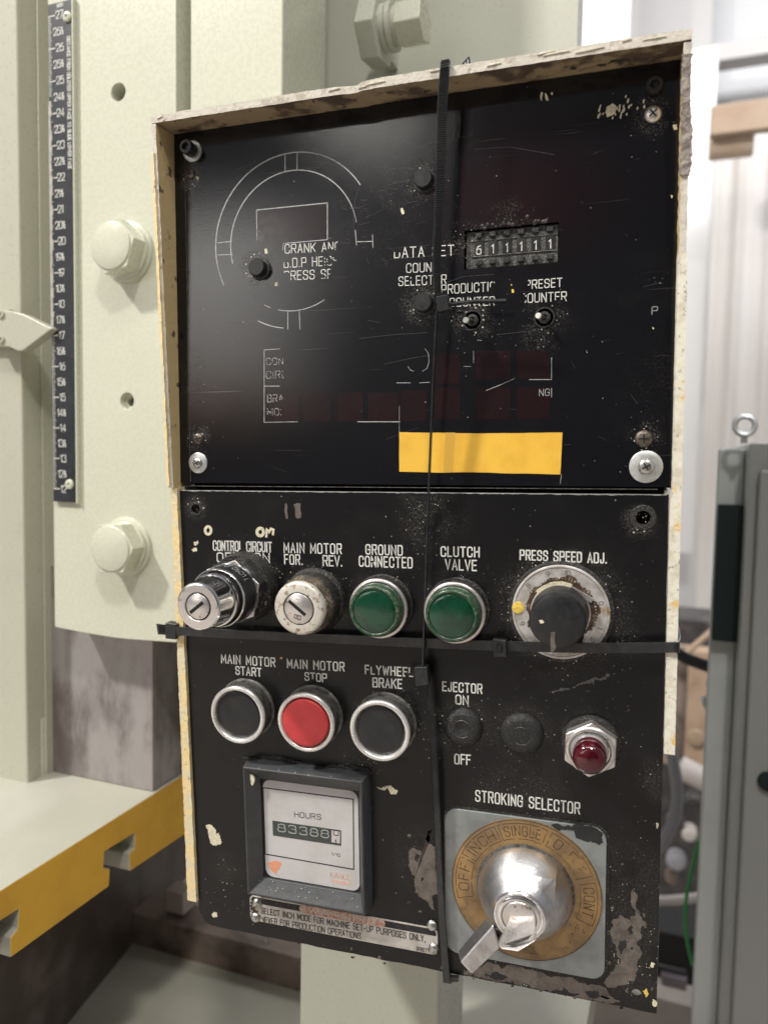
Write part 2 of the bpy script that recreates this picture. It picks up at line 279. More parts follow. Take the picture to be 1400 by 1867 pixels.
class MB:
    def __init__(s): s.v = []; s.f = []; s.mi = []; s.sm = []
    def add(s, vs, fs, m=0, smooth=False):
        o = len(s.v); s.v += [tuple(float(c) for c in p) for p in vs]
        for f in fs: s.f.append([i + o for i in f]); s.mi.append(m); s.sm.append(smooth)
        return s
    def box(s, x0, x1, y0, y1, z0, z1, m=0):
        v = [(x, y, z) for x in (x0, x1) for y in (y0, y1) for z in (z0, z1)]
        return s.add(v, [(0, 1, 3, 2), (4, 6, 7, 5), (0, 4, 5, 1), (2, 3, 7, 6), (0, 2, 6, 4), (1, 5, 7, 3)], m)
    def prism(s, poly, y0, y1, m=0, axis=1, smooth=False, top_only=False):
        """2-D polygon (in the two other axes) pushed along axis from y0 to y1"""
        n = len(poly)
        def put(a, b, t):
            return (a, t, b) if axis == 1 else ((t, a, b) if axis == 0 else (a, b, t))
        vs = [put(a, b, y0) for a, b in poly] + [put(a, b, y1) for a, b in poly]
        fs = [tuple(range(n))] + ([] if top_only else [tuple(range(2 * n - 1, n - 1, -1))])
        fs += [(i, i + n, (i + 1) % n + n, (i + 1) % n) for i in range(n)]
        s.add(vs, fs, m, smooth); return s
    def lathe(s, cu, cv, prof, m=0, n=40, frame=None, cap=True, smooth=True, hexr=None):
        """profile of (radius, height towards the viewer) round local -Y"""
        vs = []
        for r, h in prof:
            for k in range(n):
                a = 2 * math.pi * k / n
                vs.append((cu + r * math.cos(a), -h, cv + r * math.sin(a)))
        fs = []
        for j in range(len(prof) - 1):
            for k in range(n):
                k2 = (k + 1) % n
                fs.append((j * n + k, j * n + k2, (j + 1) * n + k2, (j + 1) * n + k))
        s.add(vs, fs, m, smooth)
        if cap:
            o = len(s.v) - n; s.f.append([o + k for k in range(n)]); s.mi.append(m); s.sm.append(False)
        return s
    def tube(s, pts, r, m=0, n=10, cap=True):
        pts = [Vector(p) for p in pts]; vs = []; fs = []; up = None
        for i, p in enumerate(pts):
            t = (pts[min(i + 1, len(pts) - 1)] - pts[max(i - 1, 0)]).normalized()
            if up is None: up = t.orthogonal().normalized()
            up = (up - t * up.dot(t)).normalized(); b = t.cross(up)
            rr = r[i] if isinstance(r, (list, tuple)) else r
            for k in range(n):
                a = 2 * math.pi * k / n; q = p + (up * math.cos(a) + b * math.sin(a)) * rr; vs.append(tuple(q))
        for i in range(len(pts) - 1):
            for k in range(n): fs.append((i * n + k, i * n + (k + 1) % n, (i + 1) * n + (k + 1) % n, (i + 1) * n + k))
        if cap: fs += [tuple(range(n - 1, -1, -1)), tuple((len(pts) - 1) * n + k for k in range(n))]
        return s.add(vs, fs, m, True)
    def ribbon(s, pts, w, mp, h0=0.02, h1=0.12, m=0):
        """flat stroke along 2-D points; mp(s, t) gives local u, v"""
        if len(pts) < 2: return s
        P = [np.array(mp(*p)) for p in pts]; closed = np.linalg.norm(P[0] - P[-1]) < 1e-6 and len(P) > 3
        if closed: P = P[:-1]
        n = len(P); L = []; R = []
        for i in range(n):
            a = P[i - 1] if (closed or i > 0) else P[i]; b = P[(i + 1) % n] if (closed or i < n - 1) else P[i]
            d1 = P[i] - a; d2 = b - P[i]
            l1, l2 = np.linalg.norm(d1), np.linalg.norm(d2)
            d1 = d1 / l1 if l1 > 1e-9 else d2 / max(l2, 1e-9); d2 = d2 / l2 if l2 > 1e-9 else d1
            t = d1 + d2; lt = np.linalg.norm(t); t = t / lt if lt > 1e-6 else d1
            nrm = np.array([-t[1], t[0]]); k = 1 / max(0.5, abs(float(nrm @ np.array([-d1[1], d1[0]]))))
            e = np.zeros(2)
            if not closed and i == 0: e = -t * w * 0.45
            if not closed and i == n - 1: e = t * w * 0.45
            L.append(P[i] + e + nrm * w / 2 * k); R.append(P[i] + e - nrm * w / 2 * k)
        vs = [(p[0], -h1, p[1]) for p in L] + [(p[0], -h1, p[1]) for p in R] + [(p[0], -h0, p[1]) for p in L] + [(p[0], -h0, p[1]) for p in R]
        fs = []
        for i in range(n if closed else n - 1):
            j = (i + 1) % n
            fs += [(i, j, n + j, n + i), (i, 2 * n + i, 2 * n + j, j), (n + i, n + j, 3 * n + j, 3 * n + i)]
        return s.add(vs, fs, m)
    def build(s, name, mats, parent=None, local=None, origin=None, bevel=0, seg=2, kind=None, label=None, ang=35, smooth_all=False):
        me = bpy.data.meshes.new(name)
        org = np.array(origin if origin is not None else (0, 0, 0), float)
        me.from_pydata([tuple((np.array(p) - org) * S) for p in s.v], [], s.f)
        if not isinstance(mats, (list, tuple)): mats = [mats]
        for m_ in mats: me.materials.append(m_)
        for p, mi_, sm_ in zip(me.polygons, s.mi, s.sm): p.material_index = mi_; p.use_smooth = sm_ or smooth_all
        me.validate(); me.update()
        bm = bmesh.new(); bm.from_mesh(me); bmesh.ops.remove_doubles(bm, verts=bm.verts, dist=1e-6)
        bmesh.ops.recalc_face_normals(bm, faces=bm.faces); bm.to_mesh(me); bm.free()
        me.set_sharp_from_angle(angle=math.radians(ang))
        o = bpy.data.objects.new(name, me); col.objects.link(o)
        if parent is not None: o.parent = parent
        if local is not None: o.matrix_basis = local
        elif origin is not None and parent is None: o.location = Vector(org * S)
        if bevel:
            b = o.modifiers.new('bevel', 'BEVEL'); b.width = bevel * S; b.segments = seg; b.limit_method = 'ANGLE'; b.angle_limit = math.radians(30)
            b.harden_normals = True
            for p in me.polygons: p.use_smooth = True
        if kind: o['kind'] = kind
        if label: o['label'] = label
        return o

def cut(o, cutter):
    """take the cutter's volume out of the mesh for good"""
    me = bpy.data.meshes.new('cut'); me.from_pydata([tuple(np.array(p) * S) for p in cutter.v], [], cutter.f)
    bm = bmesh.new(); bm.from_mesh(me); bmesh.ops.remove_doubles(bm, verts=bm.verts, dist=1e-7); bmesh.ops.recalc_face_normals(bm, faces=bm.faces); bm.to_mesh(me); bm.free()
    c = bpy.data.objects.new('cut', me); col.objects.link(c)
    par, loc = o.parent, o.matrix_basis.copy()
    o.parent = None; o.matrix_basis = Matrix.Identity(4)
    md = o.modifiers.new('cut', 'BOOLEAN'); md.object = c; md.operation = 'DIFFERENCE'; md.solver = 'EXACT'
    bpy.context.view_layer.update()
    ev = o.evaluated_get(bpy.context.evaluated_depsgraph_get())
    new = bpy.data.meshes.new_from_object(ev); new.name = o.name
    o.modifiers.clear(); o.data = new
    for p in new.polygons: p.use_smooth = False
    bpy.data.objects.remove(c); bpy.data.meshes.remove(me)
    if par is not None: o.parent = par
    o.matrix_basis = loc
def cyl(cu, cv, r, h0, h1, n=32):
    m = MB(); m.lathe(cu, cv, [(r, h0), (r, h1)], n=n); m.f.append(list(range(n - 1, -1, -1))); m.mi.append(0); m.sm.append(False); return m
def thing(name, label, cat, mat=None, loc=None, group=None):
    o = bpy.data.objects.new(name, None); col.objects.link(o); o.empty_display_size = 0.02
    if mat is not None: o.matrix_world = mat
    if loc is not None: o.location = Vector(np.array(loc, float) * S)
    o['label'] = label; o['category'] = cat
    if group: o['group'] = group
    return o
def tag(o, label, cat, group=None):
    o['label'] = label; o['category'] = cat
    if group: o['group'] = group
    return o

# ------------------------------------------------------------------ engraved stroke lettering
def bspl(p, it=3):
    closed = p[0] == p[-1]
    for _ in range(it):
        q = []
        n = len(p)
        if not closed: q.append(p[0])
        for i in range(n - 1):
            a, b = p[i], p[i + 1]
            c1 = (a[0] * .75 + b[0] * .25, a[1] * .75 + b[1] * .25); c2 = (a[0] * .25 + b[0] * .75, a[1] * .25 + b[1] * .75)
            if closed: q += [c1, c2]
            else:
                if i > 0: q.append(c1)
                if i < n - 2: q.append(c2)
        if closed: q.append(q[0])
        else: q.append(p[-1])
        p = q
    return p
T = True; F_ = False
O_ = [(2, 0), (0, 0), (0, 3), (0, 6), (4, 6), (4, 3), (4, 0), (2, 0)]
G = {
 'A': (4, [(F_, [(0, 0), (2, 6), (4, 0)]), (F_, [(.7, 2), (3.3, 2)])]),
 'B': (4, [(F_, [(0, 0), (0, 6)]), (T, [(0, 6), (2.6, 6), (3.8, 6), (3.8, 4.6), (3.8, 3.2), (2.6, 3.2), (0, 3.2)]), (T, [(0, 3.2), (2.8, 3.2), (4, 3.2), (4, 1.6), (4, 0), (2.8, 0), (0, 0)])]),
 'C': (4, [(T, [(4, 4.2), (4, 6), (0, 6), (0, 3), (0, 0), (4, 0), (4, 1.8)])]),
 'D': (4, [(F_, [(0, 0), (0, 6)]), (T, [(0, 6), (1.2, 6), (4, 6), (4, 3), (4, 0), (1.2, 0), (0, 0)])]),
 'E': (3.4, [(F_, [(3.4, 6), (0, 6), (0, 0), (3.4, 0)]), (F_, [(0, 3.1), (2.9, 3.1)])]),
 'F': (3.4, [(F_, [(3.4, 6), (0, 6), (0, 0)]), (F_, [(0, 3.1), (2.9, 3.1)])]),
 'G': (4, [(T, [(4, 4.2), (4, 6), (0, 6), (0, 3), (0, 0), (4, 0), (4, 2)]), (F_, [(4, 1.2), (4, 2.9), (2.3, 2.9)])]),
 'H': (4, [(F_, [(0, 0), (0, 6)]), (F_, [(4, 0), (4, 6)]), (F_, [(0, 3.1), (4, 3.1)])]),
 'I': (0.4, [(F_, [(.2, 0), (.2, 6)])]),
 'J': (3, [(T, [(3, 6), (3, 3), (3, 0), (0, 0), (0, 1.7)])]),
 'K': (4, [(F_, [(0, 0), (0, 6)]), (F_, [(4, 6), (0, 2.4)]), (F_, [(1.4, 3.6), (4, 0)])]),
 'L': (3.2, [(F_, [(0, 6), (0, 0), (3.2, 0)])]),
 'M': (4.6, [(F_, [(0, 0), (0, 6), (2.3, 1.6), (4.6, 6), (4.6, 0)])]),
 'N': (4, [(F_, [(0, 0), (0, 6), (4, 0), (4, 6)])]),
 'O': (4, [(T, O_)]),
 'P': (4, [(F_, [(0, 0), (0, 6)]), (T, [(0, 6), (2.6, 6), (4, 6), (4, 4.4), (4, 2.8), (2.6, 2.8), (0, 2.8)])]),
 'Q': (4, [(T, O_), (F_, [(2.4, 1.5), (4.2, -.4)])]),
 'R': (4, [(F_, [(0, 0), (0, 6)]), (T, [(0, 6), (2.6, 6), (4, 6), (4, 4.5), (4, 3), (2.6, 3), (0, 3)]), (F_, [(2.2, 3), (4, 0)])]),
 'S': (4, [(T, [(3.9, 4.5), (3.9, 6), (.1, 6), (.1, 3.5), (2, 3.05), (4, 2.7), (4, 0), (0, 0), (0, 1.6)])]),
 'T': (4, [(F_, [(0, 6), (4, 6)]), (F_, [(2, 6), (2, 0)])]),
 'U': (4, [(T, [(0, 6), (0, 3), (0, 0), (4, 0), (4, 3), (4, 6)])]),
 'V': (4, [(F_, [(0, 6), (2, 0), (4, 6)])]),
 'W': (5.4, [(F_, [(0, 6), (1.35, 0), (2.7, 5), (4.05, 0), (5.4, 6)])]),
 'X': (4, [(F_, [(0, 0), (4, 6)]), (F_, [(0, 6), (4, 0)])]),
 'Y': (4, [(F_, [(0, 6), (2, 3), (4, 6)]), (F_, [(2, 3), (2, 0)])]),
 '0': (3.6, [(T, [(x * .9, y) for x, y in O_])]),
 '1': (1.6, [(F_, [(0, 4.9), (1.3, 6), (1.3, 0)])]),
 '2': (3.6, [(T, [(0, 4.4), (0, 6), (1.8, 6), (3.6, 6), (3.6, 4.3), (3.6, 3), (1.2, 1.4), (0, 0)]), (F_, [(0, 0), (3.6, 0)])]),
 '3': (3.6, [(T, [(0, 4.9), (.2, 6), (1.8, 6), (3.4, 6), (3.4, 4.5), (3.4, 3.2), (1.3, 3.2)]), (T, [(1.3, 3.2), (3.6, 3.2), (3.6, 1.6), (3.6, 0), (1.8, 0), (.1, 0), (0, 1.2)])]),
 '4': (3.8, [(F_, [(2.9, 0), (2.9, 6), (0, 1.6), (3.8, 1.6)])]),
 '5': (3.6, [(F_, [(3.4, 6), (.4, 6), (.1, 3.2)]), (T, [(.1, 3.2), (1.2, 3.9), (3.6, 3.9), (3.6, 2), (3.6, 0), (1.7, 0), (.1, 0), (0, 1.2)])]),
 '6': (3.6, [(T, [(3.2, 6), (1, 5.4), (0, 3.4), (0, 1.6), (0, 0), (1.8, 0), (3.6, 0), (3.6, 1.9), (3.6, 3.7), (1.8, 3.7), (.3, 3.5), (0, 2)])]),
 '7': (3.6, [(F_, [(0, 6), (3.6, 6), (1.3, 0)])]),
 '8': (3.6, [(T, [(1.8, 3.2), (.1, 3.2), (.1, 6), (3.5, 6), (3.5, 3.2), (1.8, 3.2)]), (T, [(1.8, 3.2), (-.1, 3.2), (-.1, 0), (3.7, 0), (3.7, 3.2), (1.8, 3.2)])]),
 '9': (3.6, [(T, [(3.6 - x, 6 - y) for x, y in [(3.2, 6), (1, 5.4), (0, 3.4), (0, 1.6), (0, 0), (1.8, 0), (3.6, 0), (3.6, 1.9), (3.6, 3.7), (1.8, 3.7), (.3, 3.5), (0, 2)]])]),
 '.': (0.5, [(F_, [(.2, 0), (.2, .35)])]), ',': (0.6, [(F_, [(.4, .3), (.1, -.9)])]),
 '-': (2.4, [(F_, [(.2, 2.9), (2.2, 2.9)])]), '/': (3, [(F_, [(0, 0), (3, 6)])]), ' ': (2.2, []),
 'h': (2.9, [(F_, [(.2, 4.6), (.9, 5.8), (.9, 3.0)]), (F_, [(0, .6), (2.3, 5.6)]), (T, [(1.5, 2.2), (1.6, 2.9), (2.9, 2.9), (2.9, 1.6), (1.6, .3)]), (F_, [(1.6, .1), (3, .1)])]),
}
def resample(p, d):
    out = [p[0]]
    for a, b in zip(p, p[1:]):
        L = math.hypot(b[0] - a[0], b[1] - a[1]); n = max(1, int(math.ceil(L / d)))
        out += [(a[0] + (b[0] - a[0]) * k / n, a[1] + (b[1] - a[1]) * k / n) for k in range(1, n + 1)]
    return out
def draw(mb, strokes, w, mp, gone=None, d=0.35, h=0.0, h1=None, m=0, wob=0.0):
    for st in strokes:
        if gone is None: mb.ribbon(st, w, mp, h + 0.01, (h1 if h1 is not None else h + 0.1), m); continue
        pts = resample(st, d); run = []
        for p in pts:
            q = mp(*p)
            if gone(q[0], q[1]):
                if len(run) > 1: mb.ribbon(run, w, mp, h + 0.01, (h1 if h1 is not None else h + 0.1), m)
                run = []
            else: run.append(p)
        if len(run) > 1: mb.ribbon(run, w, mp, h + 0.01, (h1 if h1 is not None else h + 0.1), m)
def text_strokes(txt, gap=1.7):
    x = 0; out = []
    for ch in txt:
        wd, st = G[ch]
        for sm, p in st:
            q = bspl(p) if sm else p
            out.append([(a + x, b) for a, b in q])
        x += wd + gap
    return out, x - gap
def label_px(mb, fr, txt, tl, bl, tr, w, h=0.0, gap=1.7, gone=None, m=0):
    """lettering between photograph points: top-left and bottom-left of the first letter, top-right of the last"""
    st, W = text_strokes(txt, gap)
    a = np.array(fr.at(*bl, h)); b = np.array(fr.at(*tl, h)); c = np.array(fr.at(*tr, h))
    ey = np.array([0, np.linalg.norm(b - a) / 6.0]); ex = (c - b) / W
    sk = ey
    st = [[(p[0], p[1]) for p in s_] for s_ in st]
    draw(mb, st, w, lambda s_, t_: tuple(b - ey * 6 + ex * s_ + sk * t_), gone, 0.25, h, m=m)
def text_arc(mb, txt, cu, cv, r, a0, a1, cap, w, h, gone=None, flip=False):
    """letters standing on a circle from angle a0 to a1 (degrees, clockwise reading)"""
    st, W = text_strokes(txt, 2.2)
    def mp(s_, t_):
        a = math.radians(a0 + (a1 - a0) * s_ / W); rr = r + (t_ / 6 * cap) * (-1 if flip else 1)
        return cu + rr * math.cos(a), cv + rr * math.sin(a)
    draw(mb, st, w, mp, gone, 0.6, h)
def arc(cu, cv, r, a0, a1, n=None):
    n = n or max(3, int(abs(a1 - a0) / 3)); return [(cu + r * math.cos(math.radians(a0 + (a1 - a0) * k / n)), cv + r * math.sin(math.radians(a0 + (a1 - a0) * k / n))) for k in range(n + 1)]
ID = lambda s_, t_: (s_, t_)
def rrect(x0, x1, z0, z1, r, n=6):
    p = []
    for cx, cz, a in ((x1 - r, z1 - r, 0), (x0 + r, z1 - r, 90), (x0 + r, z0 + r, 180), (x1 - r, z0 + r, 270)):
        p += [(cx + r * math.cos(math.radians(a + 90 * k / n)), cz + r * math.sin(math.radians(a + 90 * k / n))) for k in range(n + 1)]
    return p
def blob(fr, px_pts, h=0.0, jit=0.35, sub=4):
    """ragged flake outline from photograph points, broken up by midpoint displacement"""
    P = [np.array(fr.at(x, y, h)) for x, y in px_pts]
    for lev in range(5):
        Q = []
        for a, b in zip(P, P[1:] + P[:1]):
            Q.append(a); L = float(np.linalg.norm(b - a))
            if L > 0.45:
                n_ = np.array([-(b - a)[1], (b - a)[0]]) / L
                Q.append((a + b) / 2 + n_ * random.gauss(0, min(.16, jit * .42) * L))
        P = Q
    return [tuple(p) for p in P]
def hexa(r, rot=0): return [(r * math.cos(math.radians(60 * k + rot)), r * math.sin(math.radians(60 * k + rot))) for k in range(6)]
# ------------------------------------------------------------------ the control box
box = thing('control_box', 'black press control box in a chipped cream steel housing, strapped with cable ties', 'control box', mat=PF.mat)
def pu(x, y, h=0): return PF.at(x, y, h)
# housing: U-shaped sheet walls with a ragged, slightly uneven front lip
hb = MB()
def wall_side(u0, u1, zs, yf, inner):
    """strip of wall between u0 and u1, front edge yf(z), back at y = 96"""
    n = len(zs); vs = []
    for z in zs:
        f = yf(z); j = random.uniform(-.35, .35); k = random.uniform(-.25, .25)
        vs += [(u0 + j, f + k, z), (u1 - k * .6, f - j * .5, z), (u1, 96, z), (u0, 96, z)]
    for i in range(n - 1):
        a, b = i * 4, i * 4 + 4
        hb.add([], [])
        hb.f += [[a + off0, a + 1 + off0, b + 1 + off0, b + off0], [a + 1 + off0, a + 2 + off0, b + 2 + off0, b + 1 + off0], [a + 2 + off0, a + 3 + off0, b + 3 + off0, b + 2 + off0], [a + 3 + off0, a + off0, b + off0, b + 3 + off0]]
        hb.mi += [0, 1 if inner == 1 else 2, 0, 1 if inner == -1 else 2]; hb.sm += [False] * 4
    hb.v += vs
    hb.f += [[off0, off0 + 3, off0 + 2, off0 + 1], [off0 + 4 * (n - 1) + k for k in range(4)]]; hb.mi += [0, 0]; hb.sm += [False, False]
zs = [2 + 209.5 * k / 90 for k in range(91)]
off0 = len(hb.v); wall_side(-4.2, -1.2, zs, lambda z: -5 - 0.8 * z / 210, 1)
off0 = len(hb.v); wall_side(281.6, 285.0, zs, lambda z: -5 - 0.8 * z / 210, -1)
# top wall
n = 120; off0 = len(hb.v); vs = []
for k in range(n + 1):
    u = -4.2 + 289.2 * k / n; j = random.uniform(-.10, .10); q = random.uniform(-.12, .12)
    sag = -0.9 * math.exp(-((u - 120) / 9) ** 2) + (1.1 if u > 123 else 0)
    vs += [(u, -5.8 + q, 216.2 + sag + j), (u, -5.8 - j, 212.0 + sag * .5 + q), (u, 96, 212.0), (u, 96, 216.2)]
hb.v += vs
for i in range(n):
    a, b = off0 + i * 4, off0 + i * 4 + 4
    hb.f += [[a, a + 1, b + 1, b], [a + 1, a + 2, b + 2, b + 1], [a + 2, a + 3, b + 3, b + 2], [a + 3, a, b, b + 3]]; hb.mi += [0, 3, 0, 2]; hb.sm += [False] * 4
hb.f += [[off0 + k for k in range(4)], [off0 + 4 * n + k for k in range(4)]]; hb.mi += [0, 0]; hb.sm += [False, False]
# lower side walls, back and floor of the box
hb.box(-1.4, 0.6, 4.5, 96, -262, 1.9, 2); hb.box(278.2, 279.6, 4.5, 96, -262, 1.9, 2)
hb.box(-4.0, 284.8, 96.2, 98.5, 2, 216, 2); hb.box(-1.4, 279.6, 96.2, 98.5, -262, 1.9, 2); hb.box(0.7, 278.1, 4.5, 96, -262, -260, 2)
for m_ in (0,): pass
hb.build('housing', [M['rim'], M['side_in'], M['paint2'], M['rim_in']], box, ang=50)
def ragged_strip(name, mat, zt, zb, u0f, wf, y0, y1, amp, step=2.2, cutb=0, label=None):
    m_ = MB(); zz = []; z = zt
    while z > zb: zz.append(z); z -= step * random.uniform(.7, 1.3)
    zz.append(zb); n_ = len(zz); vs = []
    for i, z in enumerate(zz):
        a = u0f(z) + random.uniform(-amp, amp); c_ = u0f(z) + wf(z) + random.uniform(-amp, amp)
        d = random.uniform(-amp, amp) * .6
        vs += [(a, y1, z), (a + .1, y0 + d + .3, z), (c_, y0 - d, z), (c_, y1, z)]
    m_.v = vs
    for i in range(n_ - 1):
        a, b = i * 4, i * 4 + 4
        for k in range(4): m_.f.append([a + k, a + (k + 1) % 4, b + (k + 1) % 4, b + k]); m_.mi.append(0); m_.sm.append(k == 1)
    m_.f += [[0, 1, 2, 3], [4 * (n_ - 1) + k for k in range(4)]]; m_.mi += [0, 0]; m_.sm += [False, False]
    return m_.build(name, mat, box, label=label, ang=60)
ragged_strip('edge_strip', M['strip_yellow'], 1.7, -266, lambda z: -5.0 - 0.006 * -z, lambda z: 4.6 + 0.008 * -z, -2.6, 3.0, .22, label='yellowed cracked cream edging down the left side')
ragged_strip('edge_strip', M['strip_white'], 116, -133, lambda z: 281.2 - (0.9 if z < 0 else 0) , lambda z: 4.4 + (0.8 if z < 0 else 0) , -6.4, 3, .10, label='chipped white edging down the right side')
ragged_strip('torn_edge', M['torn'], 206, 152, lambda z: 281.0, lambda z: 4.4 + 1.0 * math.sin((z - 150) / 9.0), -6.8, -5.0, .5, 1.4, label='torn dark bare patch of the right lip')
ragged_strip('paint_lip', M['strip_yellow'], 196, 3, lambda z: -4.9, lambda z: 2.0, -6.6, -5.4, .25, label='cracked yellowed paint along the left lip')
m_ = MB()
for k in range(12):                                                     # loose curls of white paint along the top lip
    u = random.uniform(-3, 278); L = random.uniform(3, 14); zc = 214.6 + random.uniform(-1.5, 1.0) + (1.1 if u > 123 else 0); hh = random.uniform(.25, .8); sk = random.uniform(-.4, .4)
    m_.prism([(u, zc - hh), (u + L * .4, zc - hh * .6), (u + L, zc + sk), (u + L * .7, zc + hh), (u + L * .2, zc + hh * .8)], -6.35, -5.8)
m_.build('paint_curls', M['strip_white'], box, kind='stuff')

# lower panel
lp = MB(); out = [(280, 0), (280, -282.4), (9, -282.4 + 0.3), (3.5, -281), (0.8, -277.5), (0, -272), (0, 0)]
out = [(280, 0)] + [(280 + random.uniform(-.15, .15), -z) for z in range(6, 282, 7)] + [(280, -282.4)]
out += [(u, -282.4 + random.uniform(-.25, .35) - 0.0 * u) for u in range(274, 14, -6)] + [(9, -282.0), (4.5, -280.4), (1.6, -277), (0.2, -271), (0, 0)]
lp.prism(out, 0, 2.2)
hal = [(43, -58, 20, 34, .9), (87, -63, 15, 27, 1.0), (128, -64, 15, 26, .7), (172, -64, 15, 26, .7), (227.5, -62.8, 24, 42, 1.0), (250, -72, 5, 26, .7),
       (40, -133, 16, 24, .4), (84, -133, 16, 24, .5), (129.5, -133, 16, 26, .8), (174.5, -131.5, 9, 22, .9), (207.3, -132, 9, 22, .8),
       (243.8, -134, 12, 22, .8), (10.3, -10, 3, 10, 1.4), (266, -14, 4, 11, 1.4), (209, -180, 20, 40, .6), (262, -210, 10, 40, .55), (112, -163, 4, 22, 1.0),
       (150, -215, 6, 28, .5), (156, -10, 3, 30, .8), (208, -275, 20, 60, .9), (262, -250, 15, 45, .8), (20, -240, 3, 14, .7), (278, -150, 3, 18, .8), (150, -20, 2, 16, .8)]
M['lower_black'] = panel_black('lower_panel_black', hal, 0.24, (0.0048, 0.0049, 0.0058), 0.14, lines=False)
low = lp.build('lower_panel', M['lower_black'], box)
for c_ in (cyl(*pu(357, 928), 2.7, -5, 5), cyl(*pu(1172, 944), 3.5, -5, 5), cyl(*pu(1160, 1812), 2.6, -5, 5)): cut(low, c_)
# bright worn top edge of the lower panel
m_ = MB(); u = 0.4; top = []; bt = []
while u < 279.6:
    top.append((u, .12)); bt.append((u, -.16 - abs(random.gauss(0, .22)))); u += random.uniform(.8, 3)
m_.prism(top + bt[::-1], -.14, .9)
m_.build('worn_edge', M['zinc'], low, label='paint worn to bright metal along the top edge')
# dark box interior behind the panels (seen through holes and the seam)
m_ = MB(); m_.box(.7, 278.1, 19, 21, -259, 1.8); m_.box(-1.1, 281.5, 19, 21, 2, 211); m_.build('inner_plate', M['dark'], box)

def washer_ring(cu, cv, r0, r1, parent, fr_local=None, mat='lower', h=0.05):
    m_ = MB(); m_.lathe(cu, cv, [(r0, h * .2), (r0 + .2, h + .35), (r1 - .4, h + .3), (r1, 0)], n=32, cap=False)
    return m_.build('hole_collar', M['grime'], parent, local=fr_local)
washer_ring(*pu(357, 928), 2.8, 4.6, low); washer_ring(*pu(1172, 944), 3.6, 6.6, low)

# wear: bare sheet, cream flakes
def flakes(name, mat, polys, fr, parent, h=0.09, label=None, jit=.35, local=None):
    for p in polys:
        m_ = MB(); m_.prism(blob(fr, p, jit=jit), -h, -0.01); m_.build(name, mat, parent, local=local, label=label)
bare = [
 [(789, 1510), (793, 1560), (795, 1660), (785, 1655), (772, 1640), (756, 1628), (750, 1590), (745, 1560), (752, 1545), (762, 1552), (775, 1545), (784, 1532)],
 [(1152, 1622), (1162, 1635), (1166, 1665), (1176, 1680), (1166, 1700), (1170, 1740), (1160, 1770), (1140, 1795), (1112, 1800), (1100, 1792), (1118, 1770), (1124, 1735), (1116, 1712), (1118, 1688), (1130, 1668), (1148, 1680), (1158, 1660), (1150, 1640)],
 [(880, 1762), (915, 1766), (960, 1768), (1010, 1780), (1060, 1792), (1092, 1796), (1110, 1812), (1130, 1826), (1100, 1826), (1050, 1816), (1000, 1806), (940, 1795), (880, 1783), (845, 1775), (858, 1764)],
]
flakes('bare_patch', M['bare'], bare, PF, low, label='patches where the black paint has worn to brown metal')
# remains of black paint inside the bare patches
flakes('paint_remnant', M['black_matt'], [[(1128, 1715), (1140, 1712), (1142, 1722), (1134, 1735), (1126, 1730)], [(1010, 1806), (1030, 1802), (1058, 1812), (1030, 1816)], [(882, 1776), (900, 1772), (925, 1784), (900, 1786)],
   [(758, 1556), (764, 1558), (762, 1572), (757, 1568)], [(768, 1600), (774, 1598), (772, 1612)], [(1146, 1690), (1150, 1686), (1153, 1700), (1148, 1704)], [(1066, 1808), (1090, 1806), (1112, 1820), (1085, 1820)]], PF, low, h=0.15)
cream = [
 [(376, 1505), (383, 1503), (389, 1508), (393, 1520), (400, 1518), (403, 1530), (402, 1540), (395, 1542), (386, 1538), (381, 1524)],
 [(387, 1667), (396, 1664), (397, 1671), (390, 1673)], [(686, 1435), (695, 1437), (712, 1432), (726, 1442), (724, 1446), (706, 1436), (700, 1441)],
 [(1186, 1755), (1194, 1758), (1190, 1764), (1184, 1760)], [(1189, 1822), (1195, 1824), (1193, 1836), (1188, 1832)], [(1196, 1500), (1200, 1502), (1199, 1512), (1196, 1510)],
 [(353, 988), (362, 986), (361, 992), (354, 993)], [(350, 1002), (359, 999), (360, 1005), (352, 1006)], [(498, 964), (501, 966), (499, 972), (497, 970)],
]
flakes('paint_flake', M['flake'], cream, PF, low, h=.12)
flakes('paint_flake', M['yellow_flake'], [[(511, 1198), (515, 1198), (515, 1202), (512, 1202)], [(1104, 1142), (1112, 1146), (1106, 1150)], [(1170, 1806), (1178, 1802), (1182, 1812), (1176, 1818)]], PF, low, h=.12)
# hand-painted "o" and "on"
m_ = MB()
def ring_px(cx, cy, rx, ry, w_):
    pts = []
    for k in range(15):
        a = 2 * math.pi * k / 14; pts.append(PF.at(cx + rx * math.cos(a), cy + ry * math.sin(a)))
    pts[-1] = pts[0]; m_.ribbon(pts, w_, ID, .01, .22)
ring_px(380, 967, 5.5, 7, 1.7); ring_px(475, 970, 6.0, 7, 1.9)
m_.ribbon([PF.at(*p) for p in ((486, 978), (487, 966), (491, 970), (494, 964), (499, 966), (498, 974))], 1.4, ID, .01, .2)
m_.build('brushed_letters', M['flake'], low, label='hand-painted o and on in cream')
flakes('worn_mark', M['bare'], [[(520, 918), (523, 918), (525, 946), (522, 946)], [(535, 920), (548, 918), (549, 944), (540, 945)]], PF, low, h=.03, jit=.12)
flakes('scratch', M['grey_scratch'], [[(1006, 1262), (1030, 1254), (1060, 1244), (1092, 1238), (1110, 1228), (1112, 1231), (1093, 1241), (1060, 1248), (1030, 1258), (1008, 1265)]], PF, low, h=.04, jit=.25, label='long rough scratch below the speed dial')

